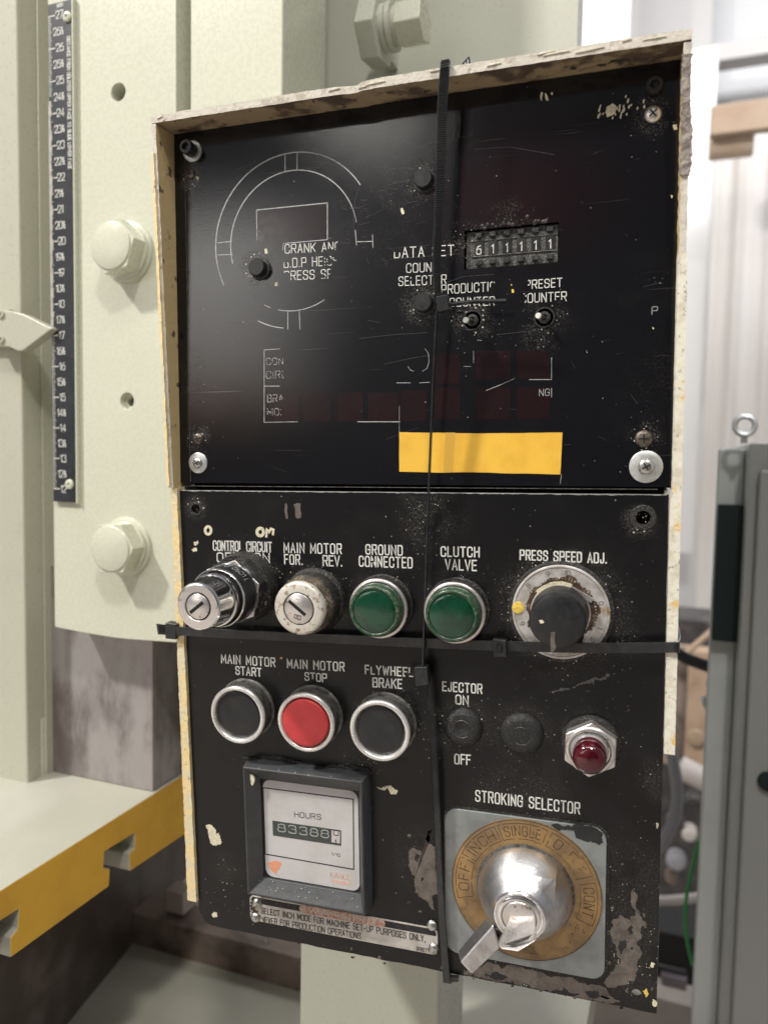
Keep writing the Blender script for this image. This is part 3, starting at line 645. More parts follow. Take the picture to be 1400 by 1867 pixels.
# printed lettering of the lower panel
def lab(txt, tl, bl, tr, w=.74, par=None, fr=PF, mat='white_ink', h=0.0, gap=2.3, gone=None, name='lettering', local=None):
    m2 = MB(); label_px(m2, fr, txt, tl, bl, tr, w, h, gap, gone)
    return m2.build(name, M[mat], par if par is not None else low, local=local)
nick = lambda pts: (lambda u, v: any((u - a) ** 2 + (v - b) ** 2 < r * r for a, b, r in pts))
lab('CONTROL CIRCUIT', (389, 986), (389, 1003), (495, 989), gone=nick([(*pu(441, 1005), 1.6)]), gap=2.0)
lab('OFF  ON', (396, 1008), (396, 1024), (491, 1009), gap=2.0)
lab('MAIN MOTOR', (518, 990), (518, 1007), (622, 992))
lab('FOR.', (519, 1011), (519, 1028), (551, 1012)); lab('REV.', (589, 1013), (589, 1031), (623, 1014), gap=1.8)
lab('GROUND', (667, 993), (667, 1010), (733, 995)); lab('CONNECTED', (655, 1014), (655, 1032), (751, 1017), gone=nick([(*pu(679, 1024), .9)]))
lab('CLUTCH', (804, 997), (804, 1014), (873, 998)); lab('VALVE', (812, 1020), (812, 1038), (868, 1022), gap=2.0)
lab('PRESS SPEED ADJ.', (948, 1003), (948, 1020), (1105, 1009))
lab('MAIN MOTOR', (404, 1193), (404, 1208), (501, 1200)); lab('START', (430, 1215), (430, 1229), (476, 1219), gap=2.0)
lab('MAIN MOTOR', (524, 1202), (524, 1217), (627, 1208), gone=nick([(*pu(575, 1214), .8)])); lab('STOP', (556, 1226), (556, 1240), (595, 1229), gap=2.0, gone=nick([(*pu(572, 1240), 1.)]))
lab('FLYWHEEL', (666, 1213), (666, 1228), (752, 1218), gone=nick([(*pu(678, 1214), 1.), (*pu(742, 1230), 1.6)])); lab('BRAKE', (680, 1236), (680, 1252), (732, 1239), gap=2.0)
lab('EJECTOR', (807, 1243), (807, 1259), (878, 1248)); lab('ON', (831, 1267), (831, 1283), (853, 1269), gap=2.0)
lab('OFF', (829, 1375), (829, 1392), (857, 1377), gap=2.0)
lab('STROKING SELECTOR', (867, 1441), (867, 1460), (1056, 1464), gone=lambda u, v: u > 236 and (math.sin(u * 3.1) + math.sin(v * 4.3)) > .9)

# ---- control helpers
def part(name, parent=None, label=None):
    o = bpy.data.objects.new(name, None); col.objects.link(o); o.parent = parent or box; o.empty_display_size = .01
    if label: o['label'] = label
    return o
def knurled(m2, cu, cv, r, h0, h1, n=72, d=.28):
    vs = []; 
    for h_ in (h0, h1):
        for k in range(n * 2):
            rr = r - (d if k % 2 else 0); a = math.pi * k / n
            vs.append((cu + rr * math.cos(a), -h_, cv + rr * math.sin(a)))
    N2 = n * 2; m2.add(vs, [(k, (k + 1) % N2, N2 + (k + 1) % N2, N2 + k) for k in range(N2)], 0, False)
    o_ = len(m2.v) - N2; m2.f.append([o_ + k for k in range(N2)]); m2.mi.append(0); m2.sm.append(False)

def push_button(cu, cv, capmat, label, raise_=0.0):
    p = part('push_button', label=label)
    a = MB(); a.lathe(cu, cv, [(18.6, 0), (18.6, 1.2), (17.3, 1.5)], n=56); knurled(a, cu, cv, 17.1, 1.4, 11.0)
    a.build('collar', M['knurl'], p, ang=80)
    a = MB(); a.lathe(cu, cv, [(17.3, 10.6), (17.75, 11.3), (17.75, 12.6), (17.2, 13.3), (16.2, 13.6), (15.3, 13.2), (14.9, 12.0), (14.8, 8)], n=72, cap=False)
    a.build('bezel', M['bezel'], p, ang=50)
    a = MB(); h = 11.6 + raise_
    a.lathe(cu, cv, [(14.1, 8), (14.1, h - .8), (13.6, h - .15), (12.8, h), (7, h - .15 + .05), (0.01, h - .2)], n=64, cap=False)
    a.build('cap', capmat, p, ang=60)
    a = MB(); a.lathe(cu, cv, [(14.8, 8.6), (14.0, 8.6)], n=48, cap=False); a.build('seal', M['dark'], p)
    return p
push_button(40.4, -133.4, M['black'], 'black flat push button under MAIN MOTOR START')
push_button(84.4, -133.6, M['red_cap'], 'red push button under MAIN MOTOR STOP', 2.6)
push_button(129.3, -134.0, M['black'], 'black flat push button under FLYWHEEL BRAKE')

def pilot(cu, cv, label):
    p = part('pilot_light', label=label)
    a = MB(); a.lathe(cu, cv, [(17.9, 0), (17.9, 1.3), (17.0, 1.6)], n=56); knurled(a, cu, cv, 16.6, 1.4, 8.4); a.build('collar', M['grime'], p, ang=80)
    a = MB(); a.lathe(cu, cv, [(16.2, 8.2), (17.0, 8.6), (17.0, 9.7), (16.4, 10.3), (15.4, 10.4), (14.9, 9.7)], n=64, cap=False); a.build('bezel', M['chrome_dirty'] if False else M['face_metal'], p, ang=50)
    a = MB(); a.lathe(cu, cv, [(14.9, 8.5), (14.9, 14.6), (14.3, 16.6), (13.4, 17.4), (12.6, 17.3), (12.3, 16.9)], n=64, cap=False); a.build('lens_rim', M['green_rim'], p, ang=60)
    a = MB(); a.lathe(cu, cv, [(12.4, 16.6), (12.0, 17.0), (10, 17.35), (6, 17.6), (2, 17.7), (0.01, 17.7)], n=64, cap=False); a.build('lens', M['green_lens'], p, ang=60)
pilot(128.8, -64.4, 'green pilot light under GROUND CONNECTED'); pilot(172.0, -64.4, 'green pilot light under CLUTCH VALVE')

# main motor key switch
def lock_face(p, cu, cv, h, r, slot_deg, mat):
    a = MB(); a.lathe(cu, cv, [(r + .35, h - 1.2), (r + .35, h - .05)], n=40, cap=False); a.build('gap_ring', M['dark'], p)
    a = MB(); a.lathe(cu, cv, [(r, h - 1.5), (r, h + .3), (r - .5, h + .7), (0.01, h + .75)], n=40, cap=False); a.build('lock_cylinder', mat, p, ang=50)
    c_, s_ = math.cos(math.radians(slot_deg)), math.sin(math.radians(slot_deg))
    def rr(x, z): return (cu + x * c_ - z * s_, cv + x * s_ + z * c_)
    a = MB(); a.prism([rr(-r * .82, -.95), (rr(r * .62, -.95)), rr(r * .62, .95), rr(-r * .82, .95)], -(h + .9), -(h + .5)); a.build('keyhole', M['dark'], p)
p = part('key_switch', label='nickel key switch under MAIN MOTOR, brown with rust')
cu, cv = 87.0, -63.4
a = MB(); a.lathe(cu, cv, [(19.0, 0), (18.6, 2), (17.2, 3), (16.9, 12), (16.4, 13)], n=56); a.build('collar', M['grime'], p, ang=50)
a = MB(); a.lathe(cu, cv, [(16.4, 9), (16.9, 11), (16.7, 15), (15.9, 17.5), (15.4, 21)], n=56, cap=False); a.build('barrel', M['chrome_dirty'], p, ang=50)
a = MB(); a.lathe(cu, cv, [(15.4, 20.6), (15.2, 22.5), (14.6, 23.7), (13.6, 24.2), (9.4, 24.2), (9.2, 23.4)], n=64, cap=False); a.build('face_ring', M['worn_white'], p, ang=40)
lock_face(p, cu, cv, 23.7, 8.6, -38, M['face_metal'])
m2 = MB(); 
for s_ in [[(84.4, -68.6), (88.2, -69.6), (88.4, -67.3), (84.8, -66.6), (84.4, -68.6)]]: m2.ribbon(s_, .35, ID, 24.4, 24.55)
m2.ribbon([(85.6, -67.5), (87.2, -68.0)], .3, ID, 24.4, 24.55); m2.ribbon([(86.3, -68.6), (86.3, -67.1)], .3, ID, 24.4, 24.55)
m2.build('stamped_mark', M['black_ink'], p)

# control circuit key switch: grimy ring, hexagon nut, black collar, chrome cone
p = part('key_switch', label='long chrome key switch under CONTROL CIRCUIT with a hexagonal guard')
cu, cv = 42.6, -57.4
a = MB(); a.lathe(cu, cv, [(21.2, 0), (21.2, 2), (20.4, 4), (20.4, 8), (19.8, 9.5)], n=64); a.build('base_ring', M['grime'], p, ang=45)
a = MB(); a.prism([(cu + x, cv + z) for x, z in hexa(20.0, 18)], -20, -9); a.lathe(cu, cv, [(18.2, 19.5), (17.0, 21.0)], m=0, n=48)
a.build('hex_nut', M['guard'], p, bevel=.9, ang=30)
a = MB(); a.prism([(cu + x, cv + z) for x, z in hexa(19.7, 18)], -20.4, -19.2); a.build('nut_face_highlight', M['face_metal'], p, bevel=.5)  # brighter front plate paints the highlight along the nut's edges
a = MB(); a.lathe(cu, cv, [(16.9, 19), (17.1, 22), (16.6, 31), (16.2, 33.4)], n=64, cap=False); a.build('guard_sleeve', M['black'], p, ang=45)
a = MB(); a.lathe(cu, cv, [(16.1, 33.0), (16.9, 33.6), (16.9, 34.4), (16.2, 35.0), (15.4, 34.6), (15.0, 33.4)], n=64, cap=False); a.build('guard_lip', M['chrome_clean'], p, ang=60)
a = MB(); a.lathe(cu, cv, [(14.9, 33), (14.6, 35.5), (14.9, 37), (14.9, 38.2)], n=64, cap=False); a.build('groove_ring', M['grime'], p)
a = MB(); a.lathe(cu, cv, [(14.9, 36.8), (15.1, 37.4), (15.0, 39.6), (14.2, 40.0), (14.2, 43), (14.0, 44), (13.1, 54.2), (12.5, 55.2), (11.8, 55.4)], n=96, cap=False)
a.build('cone', M['chrome'], p, ang=25)
a = MB(); a.lathe(cu, cv, [(11.9, 55.38), (8.0, 55.5), (7.6, 55.0)], n=64, cap=False); a.build('face_ring', M['face_metal'], p)
lock_face(p, cu, cv, 55.0, 6.9, 37, M['face_metal'])
m2 = MB(); st, W_ = text_strokes('CONTROL CIRCUIT', 1.5)                   # worn print round the sleeve
for s_ in st:
    P3 = []
    for q in resample(s_, .8):
        an = math.radians(118 - 85 * q[0] / W_); hh = 23.6 + q[1] * .75
        P3.append((cu + 17.12 * math.cos(an), -hh, cv + 17.12 * math.sin(an)))
    if len(P3) > 1 and random.random() < .75: m2.tube(P3, .13, n=4)
m2.build('worn_print', M['grey_ink'], p)

# press speed dial and knob
p = part('speed_dial', label='round speed dial under PRESS SPEED ADJ. with a chipped black knob')
cu, cv = 227.4, -62.9
a = MB(); a.lathe(cu, cv, [(27.5, 0), (26.6, .5), (25.6, .7)], n=72); a.build('gasket', M['grime'], p)
a = MB(); a.lathe(cu, cv, [(25.4, .2), (25.4, 1.3), (25.0, 1.6), (24.2, 1.65), (24.0, 1.4), (0.01, 1.4)], n=96, cap=False); a.build('dial_plate', M['dial_plate'], p, ang=40)
g_ = MB(); vs = []; nn = 150
for k in range(nn):
    an = 2 * math.pi * k / nn; up = max(0, math.sin(an + .2)) ; rr = 17.9 + 1.9 * (noiselike := math.sin(5 * an + 1) * .4 + math.sin(11 * an) * .35 + random.uniform(-.35, .35)) + (1.2 if math.cos(an - .9) > .3 else 0)
    vs.append((cu + rr * math.cos(an), cv + rr * math.sin(an)))
g_.prism(vs, -1.62, -1.42); g_.build('grease_ring', M['dial_grime'], p)
g_ = MB()
g_.lathe(cu, cv, [(15.6, 1.6), (15.6, 2.2), (15.2, 2.4), (12, 2.4)], n=64, cap=False); g_.build('knob_skirt', M['face_metal'], p)
dots = MB()
for k in range(0, 51):
    an = math.radians(-20 - (-20 - 245) * k / 50.0 - 20); r_ = .30 if k % 5 else .6
    x, z = cu + 18.3 * math.cos(an), cv + 18.3 * math.sin(an); dots.lathe(x, z, [(r_, 1.6), (r_ * .7, 1.95)], n=8)
dots.build('dial_dots', M['zinc'], p)
nm = MB(); cap = 2.6
for txt, an in (('0', 16), ('1', -20), ('10', 81), ('9', 108), ('8', 141), ('7', 170), ('6', 200), ('5', 232), ('4', 262), ('3', 290), ('2', 320)):
    st, W_ = text_strokes(txt, 1.2); r0 = 20.3
    c_, s_ = math.cos(math.radians(an)), math.sin(math.radians(an)); k_ = .42
    def mp(a1, b1, c_=c_, s_=s_, W_=W_):
        x = (a1 - W_ / 2) * k_; z = r0 + b1 * k_
        return cu + c_ * z + s_ * x, cv + s_ * z - c_ * x
    draw(nm, st, .34, mp, None, .5, 1.42, h1=1.5)
    an += 0
nm.ribbon(arc(cu, cv, 24.0, 0, 360, 90)[:-1] + [arc(cu, cv, 24.0, 0, 360, 90)[0]], .18, ID, 1.42, 1.5)
nm.build('dial_numerals', simple('numeral_ink', (0.13, 0.125, 0.12), .5), p)
a = MB(); c1 = PF.at(944, 1108, 1.6); a.lathe(c1[0], c1[1], [(3.3, 1.4), (3.2, 1.9), (2.4, 2.1)], n=20); a.build('yellow_dot', M['yellow_flake'], p)
a = MB()
vs = arc(cu, cv, 16.8, 68, 138) + list(reversed(arc(cu - .5, cv - .5, 13.2, 66, 140)))
vs = [(x + random.uniform(-.25, .25), z + random.uniform(-.25, .25)) for x, z in vs]
a.prism(vs, -3.1, -2.3); a.build('cream_chip', M['flake'], p)
a = MB(); q0 = PF.at(1032, 1070, 2.6); q1 = PF.at(1080, 1094, 2.6)
dx, dz = q1[0] - q0[0], q1[1] - q0[1]; L = math.hypot(dx, dz); nx, nz = -dz / L, dx / L
a.prism([(q0[0] - nx * 1.8, q0[1] - nz * 1.8), (q1[0] - nx * 1.8, q1[1] - nz * 1.8), (q1[0] + nx * 1.0, q1[1] + nz * 1.0), (q0[0] + nx * 1.8, q0[1] + nz * 1.8)], -2.7, -2.0)
a.build('pointer_tab', M['face_metal'], p, bevel=.15)
a = MB(); a.lathe(cu, cv, [(14.9, 2.2), (14.9, 6), (14.5, 13), (14.3, 19.8), (13.5, 21.6), (12.2, 22.1), (0.01, 22.3)], n=72, cap=False); a.build('knob', M['black'], p, ang=40)
a = MB()
q = [PF.at(x, y, 22.3) for x, y in ((1004, 1153), (1012, 1152), (1011, 1170), (1014, 1180), (1008, 1188), (1004, 1188), (1003, 1165))]; a.prism(q, -22.7, -21.9)
a.build('knob_chip', M['bare'], p, label='chipped slot at the lower edge of the knob')
a = MB(); q = [PF.at(x, y, 22.3) for x, y in ((982, 1131), (988, 1130), (992, 1135), (985, 1137))]; a.prism(q, -22.5, -22); a.build('knob_fleck', M['flake'], p)

# rubber plugs
for (cu, cv, r, lb, hole) in ((174.5, -131.8, 10.9, 'black rubber plug between EJECTOR ON and OFF', 1), (207.4, -132.3, 11.5, 'black rubber plug right of the ejector plug', 0)):
    p = part('rubber_plug', label=lb)
    a = MB(); a.lathe(cu, cv, [(r + .3, 0), (r, 1.4), (r - 1.5, 3.0), (r - 3.5, 3.8), (5.4, 3.7), (5.1, 3.1), (4.8, 3.1), (4.5, 3.8), (2, 3.9 if not hole else 3.0), (0.01, 3.9 if not hole else 2.7)], n=56, cap=False)
    a.build('plug_body', M['black_matt'], p, ang=50)
    a = MB(); a.lathe(cu, cv, [(5.2, 3.72), (5.0, 3.9), (4.8, 3.72)], n=40, cap=False); a.build('moulded_ring', M['knurl'], p)

# red pilot lamp
p = part('indicator_lamp', label='dark red lens in a hexagonal nickel nut at the right edge')
cu, cv = 243.8, -134.0
a = MB(); a.lathe(cu, cv, [(15.8, 0), (15.6, 2), (14.6, 3.4)], n=48); a.build('base_ring', M['grime'], p)
a = MB(); a.prism([(cu + x, cv + z) for x, z in hexa(14.9, 28)], -9.4, -3); a.lathe(cu, cv, [(12.9, 9.3), (12.0, 10.4), (10.6, 10.4), (10.2, 9.6)], n=48, cap=False)
a.build('hex_nut', M['face_metal'], p, bevel=.8, ang=30)
a = MB(); a.lathe(cu, cv, [(10.2, 10.2), (10.2, 8.2), (8.2, 8.0)], n=40, cap=False); a.build('gap_ring', M['dark'], p)
a = MB(); a.lathe(cu, cv, [(9.4, 7.9), (9.2, 11.4), (8.8, 12.2), (8.2, 12.2)], n=40, cap=False); a.build('lens_collar', M['zinc'], p)
a = MB(); a.lathe(cu, cv, [(8.5, 10), (8.6, 16), (8.3, 20), (7.4, 22), (5.6, 23.2), (3, 23.9), (0.01, 24.1)], n=48, cap=False); a.build('lens', M['red_lens'], p, ang=70)

# stroking selector
p = part('stroking_selector', label='silver cam selector with lever and key in a brass ring, STROKING SELECTOR')
a = MB(); ps = rrect(*[PF.at(812, 1625, .8)[0], PF.at(1104, 1625, .8)[0]], PF.at(860, 1768, .8)[1] if False else -268.2, -180.2, 7.5)
a.prism([(x, z) for x, z in ps], -1.5, 0); a.build('square_plate', M['alu_plate'], p, bevel=.35)
a = MB(); a.prism(rrect(163.0, 254.2, -269.6, -178.8, 8.5), -.25, 0); a.build('gasket', M['grime'], p)
cu, cv = 209.4, -222.3
def gone_ring(u, v): return (math.sin(u * 2.3 + v) + math.sin(v * 3.1 - u * 1.1)) > 1.75
a = MB(); a.lathe(cu, cv, [(41.6, 1.4), (41.5, 1.95), (41.1, 2.1), (20, 2.1)], n=120, cap=False); a.build('brass_ring', M['brass'], p, ang=50)
bk = MB()
def box_arc(a0, a1, r0=30.2, r1=39.2):
    pts = arc(cu, cv, r1, a0, a1) + list(reversed(arc(cu, cv, r0, a0, a1))); pts.append(pts[0]); draw(bk, [pts], .26, ID, gone_ring, 1.0, 2.1)
for (a0, a1) in ((196, 158), (155, 116), (113, 72), (68, 22), (16, -22)): box_arc(a0, a1)
text_arc(bk, 'OFF', cu, cv, 32.0, 189, 163, 5.6, .40, 2.1, gone_ring)
text_arc(bk, 'INCH', cu, cv, 32.0, 150, 120, 5.6, .40, 2.1, gone_ring)
text_arc(bk, 'SINGLE', cu, cv, 32.0, 109, 76, 5.6, .40, 2.1, gone_ring)
text_arc(bk, 'O F F', cu, cv, 32.0, 62, 26, 5.6, .40, 2.1, lambda u, v: gone_ring(u, v) or (v - cv < 25 and math.sin(u * 5) > .1))
text_arc(bk, 'CONT.', cu, cv, 32.0, 12, -19, 5.6, .40, 2.1, gone_ring)
text_arc(bk, 'CONTROL', cu, cv, 37.2, 250, 281, 4.4, .30, 2.1, gone_ring, flip=True)
bk.ribbon(arc(cu, cv, 41.2, 0, 358, 110), .3, ID, 2.1, 2.2)
bk.build('ring_lettering', M['brown_ink'], p)
a = MB()
for k in range(26):
    an = math.radians(random.uniform(-62, -28)); rr = random.uniform(28, 38); r_ = random.uniform(.15, .5)
    a.lathe(cu + rr * math.cos(an), cv + rr * math.sin(an), [(r_, 2.1), (r_ * .6, 2.25)], n=7)
a.build('pitting', M['dial_grime'], p, kind='stuff')
q = blob(PF, [(1004, 1504), (1016, 1501), (1034, 1503), (1042, 1508), (1060, 1503), (1078, 1506), (1098, 1518), (1096, 1528), (1092, 1541), (1078, 1534), (1064, 1533), (1050, 1528), (1046, 1514), (1030, 1513), (1020, 1515), (1010, 1509)], 1.5, jit=.3)
a = MB(); a.prism(q, -1.7, -1.45); a.build('paint_blot', M['black'], p, label='black paint blot on the upper right corner of the plate')
# cast knob body: cone with a pointed nib
a = MB(); vs = []; n = 180; rings = [(25.8, 2.2), (25.9, 5.0), (25.0, 8.0), (23.4, 11.5), (21.6, 14.5), (19.8, 17.2), (18.6, 18.9), (17.8, 20.0), (17.0, 21.2), (16.0, 22.6), (14.8, 24.4), (13.8, 25.4)]
tipu, tipv = [(PF.at(1013, 1607, 20)[i] + PF.at(1016, 1572, 4)[i]) / 2 for i in (0, 1)]
nib = math.atan2(tipv - cv, tipu - cu); RT = math.hypot(tipu - cu, tipv - cv)
for j, (r, h) in enumerate(rings):
    k_ = 1.0 if h <= 18.9 else max(0, 1 - (h - 18.9) / 3.2) ** 1.3
    for k in range(n):
        an = nib + 2 * math.pi * k / n; d = math.atan2(math.sin(an - nib), math.cos(an - nib))
        wd = .50 if h < 20 else .42
        t = max(0, 1 - abs(d) / wd); e = max(0, RT - r) * (t ** 1.7) * k_
        vs.append((cu + (r + e) * math.cos(an), -h, cv + (r + e) * math.sin(an)))
a.add(vs, [(j * n + k, j * n + (k + 1) % n, (j + 1) * n + (k + 1) % n, (j + 1) * n + k) for j in range(len(rings) - 1) for k in range(n)], 0, True)
a.build('knob_body', M['satin'], p, ang=38)
a = MB(); a.lathe(cu, cv, [(27.2, 2.1), (27.0, 3.0), (25.8, 3.2)], n=80, cap=False); a.build('knob_base', M['knurl'], p)
a = MB(); a.lathe(cu, cv, [(14.0, 24.6), (14.0, 26.4), (13.4, 27.1), (12.6, 27.2), (12.2, 26.6), (11.4, 26.4), (11.1, 27.2), (10.4, 27.5), (9.4, 27.4), (9.2, 26.4)], n=72, cap=False); a.build('face_ring', M['chrome_clean'], p, ang=35)
a = MB(); a.lathe(cu, cv, [(9.0, 26.0), (9.0, 27.2), (8.6, 27.6), (0.01, 27.7)], n=56, cap=False); a.build('lock_cylinder', M['face_metal'], p)
# lever: bar rising from the cone towards lower left
def bar_px(m2, pts_lo, h_top, h_bot):
    top = [PF.at(x, y, ht) for (x, y), ht in zip(pts_lo, h_top)]
    vs = [(a_[0], -ht, a_[1]) for a_, ht in zip(top, h_top)] + [(a_[0], -hb_, a_[1]) for a_, hb_ in zip(top, h_bot)]
    n_ = len(top); m2.add(vs, [tuple(range(n_)), tuple(range(2 * n_ - 1, n_ - 1, -1))] + [(i, (i + 1) % n_, n_ + (i + 1) % n_, n_ + i) for i in range(n_)])
a = MB(); cor = [(839, 1755, 32), (900, 1686, 27), (912, 1728, 27), (860, 1777, 32), (833, 1735, 23), (886, 1672, 18), (908, 1716, 16), (862, 1766, 22)]
vs = [(PF.at(x, y, h_)[0], -h_, PF.at(x, y, h_)[1]) for x, y, h_ in cor]
a.add(vs, [(0, 1, 2, 3), (4, 7, 6, 5), (0, 4, 5, 1), (3, 2, 6, 7), (0, 3, 7, 4), (1, 5, 6, 2)])
a.build('lever', M['satin'], p, bevel=1.1, seg=3, ang=30)
a = MB(); q = PF.at(907, 1702, 20); a.lathe(q[0], q[1], [(3.2, 14), (3.2, 20.5), (2.6, 21.2), (1.4, 21.2), (1.2, 20), (0.01, 20)], n=24, cap=False); a.build('lever_screw', M['screw_brown'], p)
# key: blade root in the lock and a folded thick bow
a = MB(); bar_px(a, [(931, 1672), (973, 1671), (976, 1704), (977, 1715), (944, 1735), (914, 1730), (908, 1722), (918, 1703)], [28, 28, 41, 46, 46, 46, 46, 41], [25, 25, 36, 41, 41, 41, 41, 36])
a.build('key', M['face_metal'], p, bevel=.7, seg=3)
a = MB(); bar_px(a, [(919, 1722), (938, 1716), (969, 1705), (962, 1713), (934, 1724)], [46.6] * 5, [46.1] * 5); a.build('key_groove', M['knurl'], p)

# hour meter
p = part('hour_meter', label='square dark grey hour meter with a pale face reading 83388')
hf = 11.0
OB = [PF.at(455, 1378, 0), PF.at(681, 1396, 0), PF.at(681, 1665, 0), PF.at(462, 1625, 0)]
x0, x1 = 36.0, 118.6; z1, z0 = -164.6, -247.5
fr4 = [PF.at(444, 1399, hf), PF.at(664, 1427, hf), PF.at(660, 1668, hf), PF.at(451, 1630, hf)]
fx0, fx1 = (fr4[0][0] + fr4[3][0]) / 2, (fr4[1][0] + fr4[2][0]) / 2; fz1, fz0 = (fr4[0][1] + fr4[1][1]) / 2, (fr4[2][1] + fr4[3][1]) / 2
def rect(x0_, x1_, z0_, z1_): return [(x0_, z0_), (x1_, z0_), (x1_, z1_), (x0_, z1_)]
a = MB(); rings = [(rect(fx0 - 1.6, fx1 + 1.6, fz0 - 1.6, fz1 + 1.6), 0), (rect(fx0 - .4, fx1 + .4, fz0 - .4, fz1 + .4), hf - .8), (rect(fx0, fx1, fz0, fz1), hf), (rect(fx0 + .9, fx1 - .9, fz0 + .9, fz1 - .9), hf),
      (rect(fx0 + 5.6, fx1 - 4.2, fz0 + 6.0, fz1 - 6.6), 5.2), (rect(fx0 + 6.6, fx1 - 5.2, fz0 + 7.0, fz1 - 7.6), 4.9), (rect(fx0 + 6.6, fx1 - 5.2, fz0 + 7.0, fz1 - 7.6), 2.0)]
rings[4] = (rect(fx0 + 7.2, fx1 - 3.6, fz0 + 7.6, fz1 - 8.2), 5.4); rings[5] = (rect(fx0 + 8.0, fx1 - 4.4, fz0 + 8.4, fz1 - 9.0), 5.0); rings[6] = (rings[5][0], 3.0)
vs = []
for r_, h in rings: vs += [(x, -h, z) for x, z in r_]
a.add(vs, [(j * 4 + k, j * 4 + (k + 1) % 4, (j + 1) * 4 + (k + 1) % 4, (j + 1) * 4 + k) for j in range(len(rings) - 1) for k in range(4)])
a.build('meter_frame', M['meter_frame'], p, bevel=.45, seg=3)
f0 = [PF.at(472, 1420, 3.4), PF.at(652, 1447, 3.4), PF.at(648, 1624, 3.4), PF.at(481, 1594, 3.4)]
gx0, gx1 = rings[5][0][0][0] + .05, rings[5][0][1][0] - .05; gz0, gz1 = rings[5][0][0][1] + .05, rings[5][0][2][1] - .05
a = MB(); a.prism(rect(gx0, gx1, gz0, gz1), -3.1, -2.2); a.build('recess_floor', M['grime'], p)
a = MB(); a.prism(rrect(gx0 + 1.0, gx1 - .8, gz0 + .6, gz1 - .8, 5.0), -3.5, -3.0); a.build('meter_face', M['meter_face'], p)
def mlab(txt, tl, bl, tr, w_, mat, h=3.5, gap=1.7, gone=None, name='lettering'):
    m2 = MB(); label_px(m2, PF, txt, tl, bl, tr, w_, h, gap, gone); return m2.build(name, M[mat], p)
m2 = MB(); q = [PF.at(x, y, 3.5) for x, y in ((480, 1436), (644, 1457), (645, 1585), (484, 1557))]; q.append(q[0]); m2.ribbon(q, .68, ID, 3.5, 3.6); m2.build('printed_border', M['black_ink'], p)
mlab('HOURS', (537, 1480), (537, 1489), (585, 1485), .36, 'black_ink')
q = [PF.at(x, y, 3.5) for x, y in ((497, 1496), (622, 1514), (622, 1542), (498, 1523))]; a = MB(); a.prism(q, -3.62, -3.4); a.build('counter_window', M['counter'], p)
for i, ch in enumerate('83388'):
    mlab(ch, (507 + i * 19.7, 1502 + i * 2.7), (507 + i * 19.7, 1515.5 + i * 2.7), (520 + i * 19.7, 1503.5 + i * 2.7), .50, 'digit_ink', 3.66, name='digit')
a = MB(); q = [PF.at(x, y, 3.7) for x, y in ((604.5, 1514), (620, 1516.5), (620, 1538), (604.5, 1535.5))]; a.prism(q, -3.78, -3.6); a.build('tenths_wheel', M['dial_plate'], p)
mlab('0', (608, 1512.6), (608, 1522), (617, 1514), .4, 'black_ink', 3.8, name='digit'); 
a = MB(); q = [PF.at(x, y, 3.8) for x, y in ((605, 1530), (620, 1532), (620, 1538), (605, 1535.5))]; a.prism(q, -3.86, -3.7); a.build('wheel_shadow_band', M['counter'], p) if False else None
mlab('1', (611, 1531), (611, 1537), (613, 1531.4), .4, 'black_ink', 3.8, name='digit')
mlab('1/10', (605, 1554), (605, 1559), (620, 1557), .2, 'black_ink')
a = MB(); q = blob(PF, [(487, 1572), (497, 1570), (505, 1570), (514, 1574), (510, 1583), (503, 1594), (497, 1589), (491, 1580)], 3.5, jit=.2); a.prism(q, -3.58, -3.4); a.build('orange_mark', M['orange'], p)
m2 = MB(); label_px(m2, PF, 'EAGLE', (603, 1590), (603, 1598), (638, 1596), .55, 3.5, 1.2, lambda u, v: math.sin(u * 3.7 + v * 5) > .75)
q = [PF.at(x, y, 3.5) for x, y in ((603, 1602), (640, 1609), (640, 1616), (604, 1609))]; q = [(x + random.uniform(-.3, .3), z) for x, z in q]; m2.prism(q, -3.56, -3.4)
m2.build('orange_print', M['orange_faint'], p)
m2 = MB()
for k in range(34):
    x = random.uniform(fx0 + 4, fx1 - 4); z = random.choice([fz1 + random.uniform(-.9, .9), fz0 + random.uniform(3, 8)]); r_ = random.uniform(.12, .35)
    hh = hf - 4.6 * min(1, max(0, (z - fz0 - 1) / 6.5)) if z < (fz0 + fz1) / 2 else hf - .2
    m2.lathe(x, z, [(r_, hh - .3), (r_ * .6, hh + .12)], n=6)
m2.build('dust_grains', M['flake'], p, kind='stuff')
m2 = MB(); q = blob(PF, [(456, 1410), (461, 1412), (465, 1424), (461, 1432), (458, 1428)], 8, jit=.2); m2.prism(q, -8.8, -7.4); m2.build('paint_flake', M['flake'], p)
q0 = PF.at(500, 1378, 0)
m2 = MB(); xs = [x0 + (x1 - x0) * k / 40 for k in range(41)]
topl = [(x, fz1 + 3.2 + 1.4 * math.sin(x * .13) + random.uniform(-.4, .4)) for x in xs]; botl = [(x, fz1 + 1.2 + .8 * math.sin(x * .3) + random.uniform(-.3, .3)) for x in reversed(xs)]
m2.prism(topl + botl, -.8, -.02); m2.build('dust_ledge', M['grime'], p)

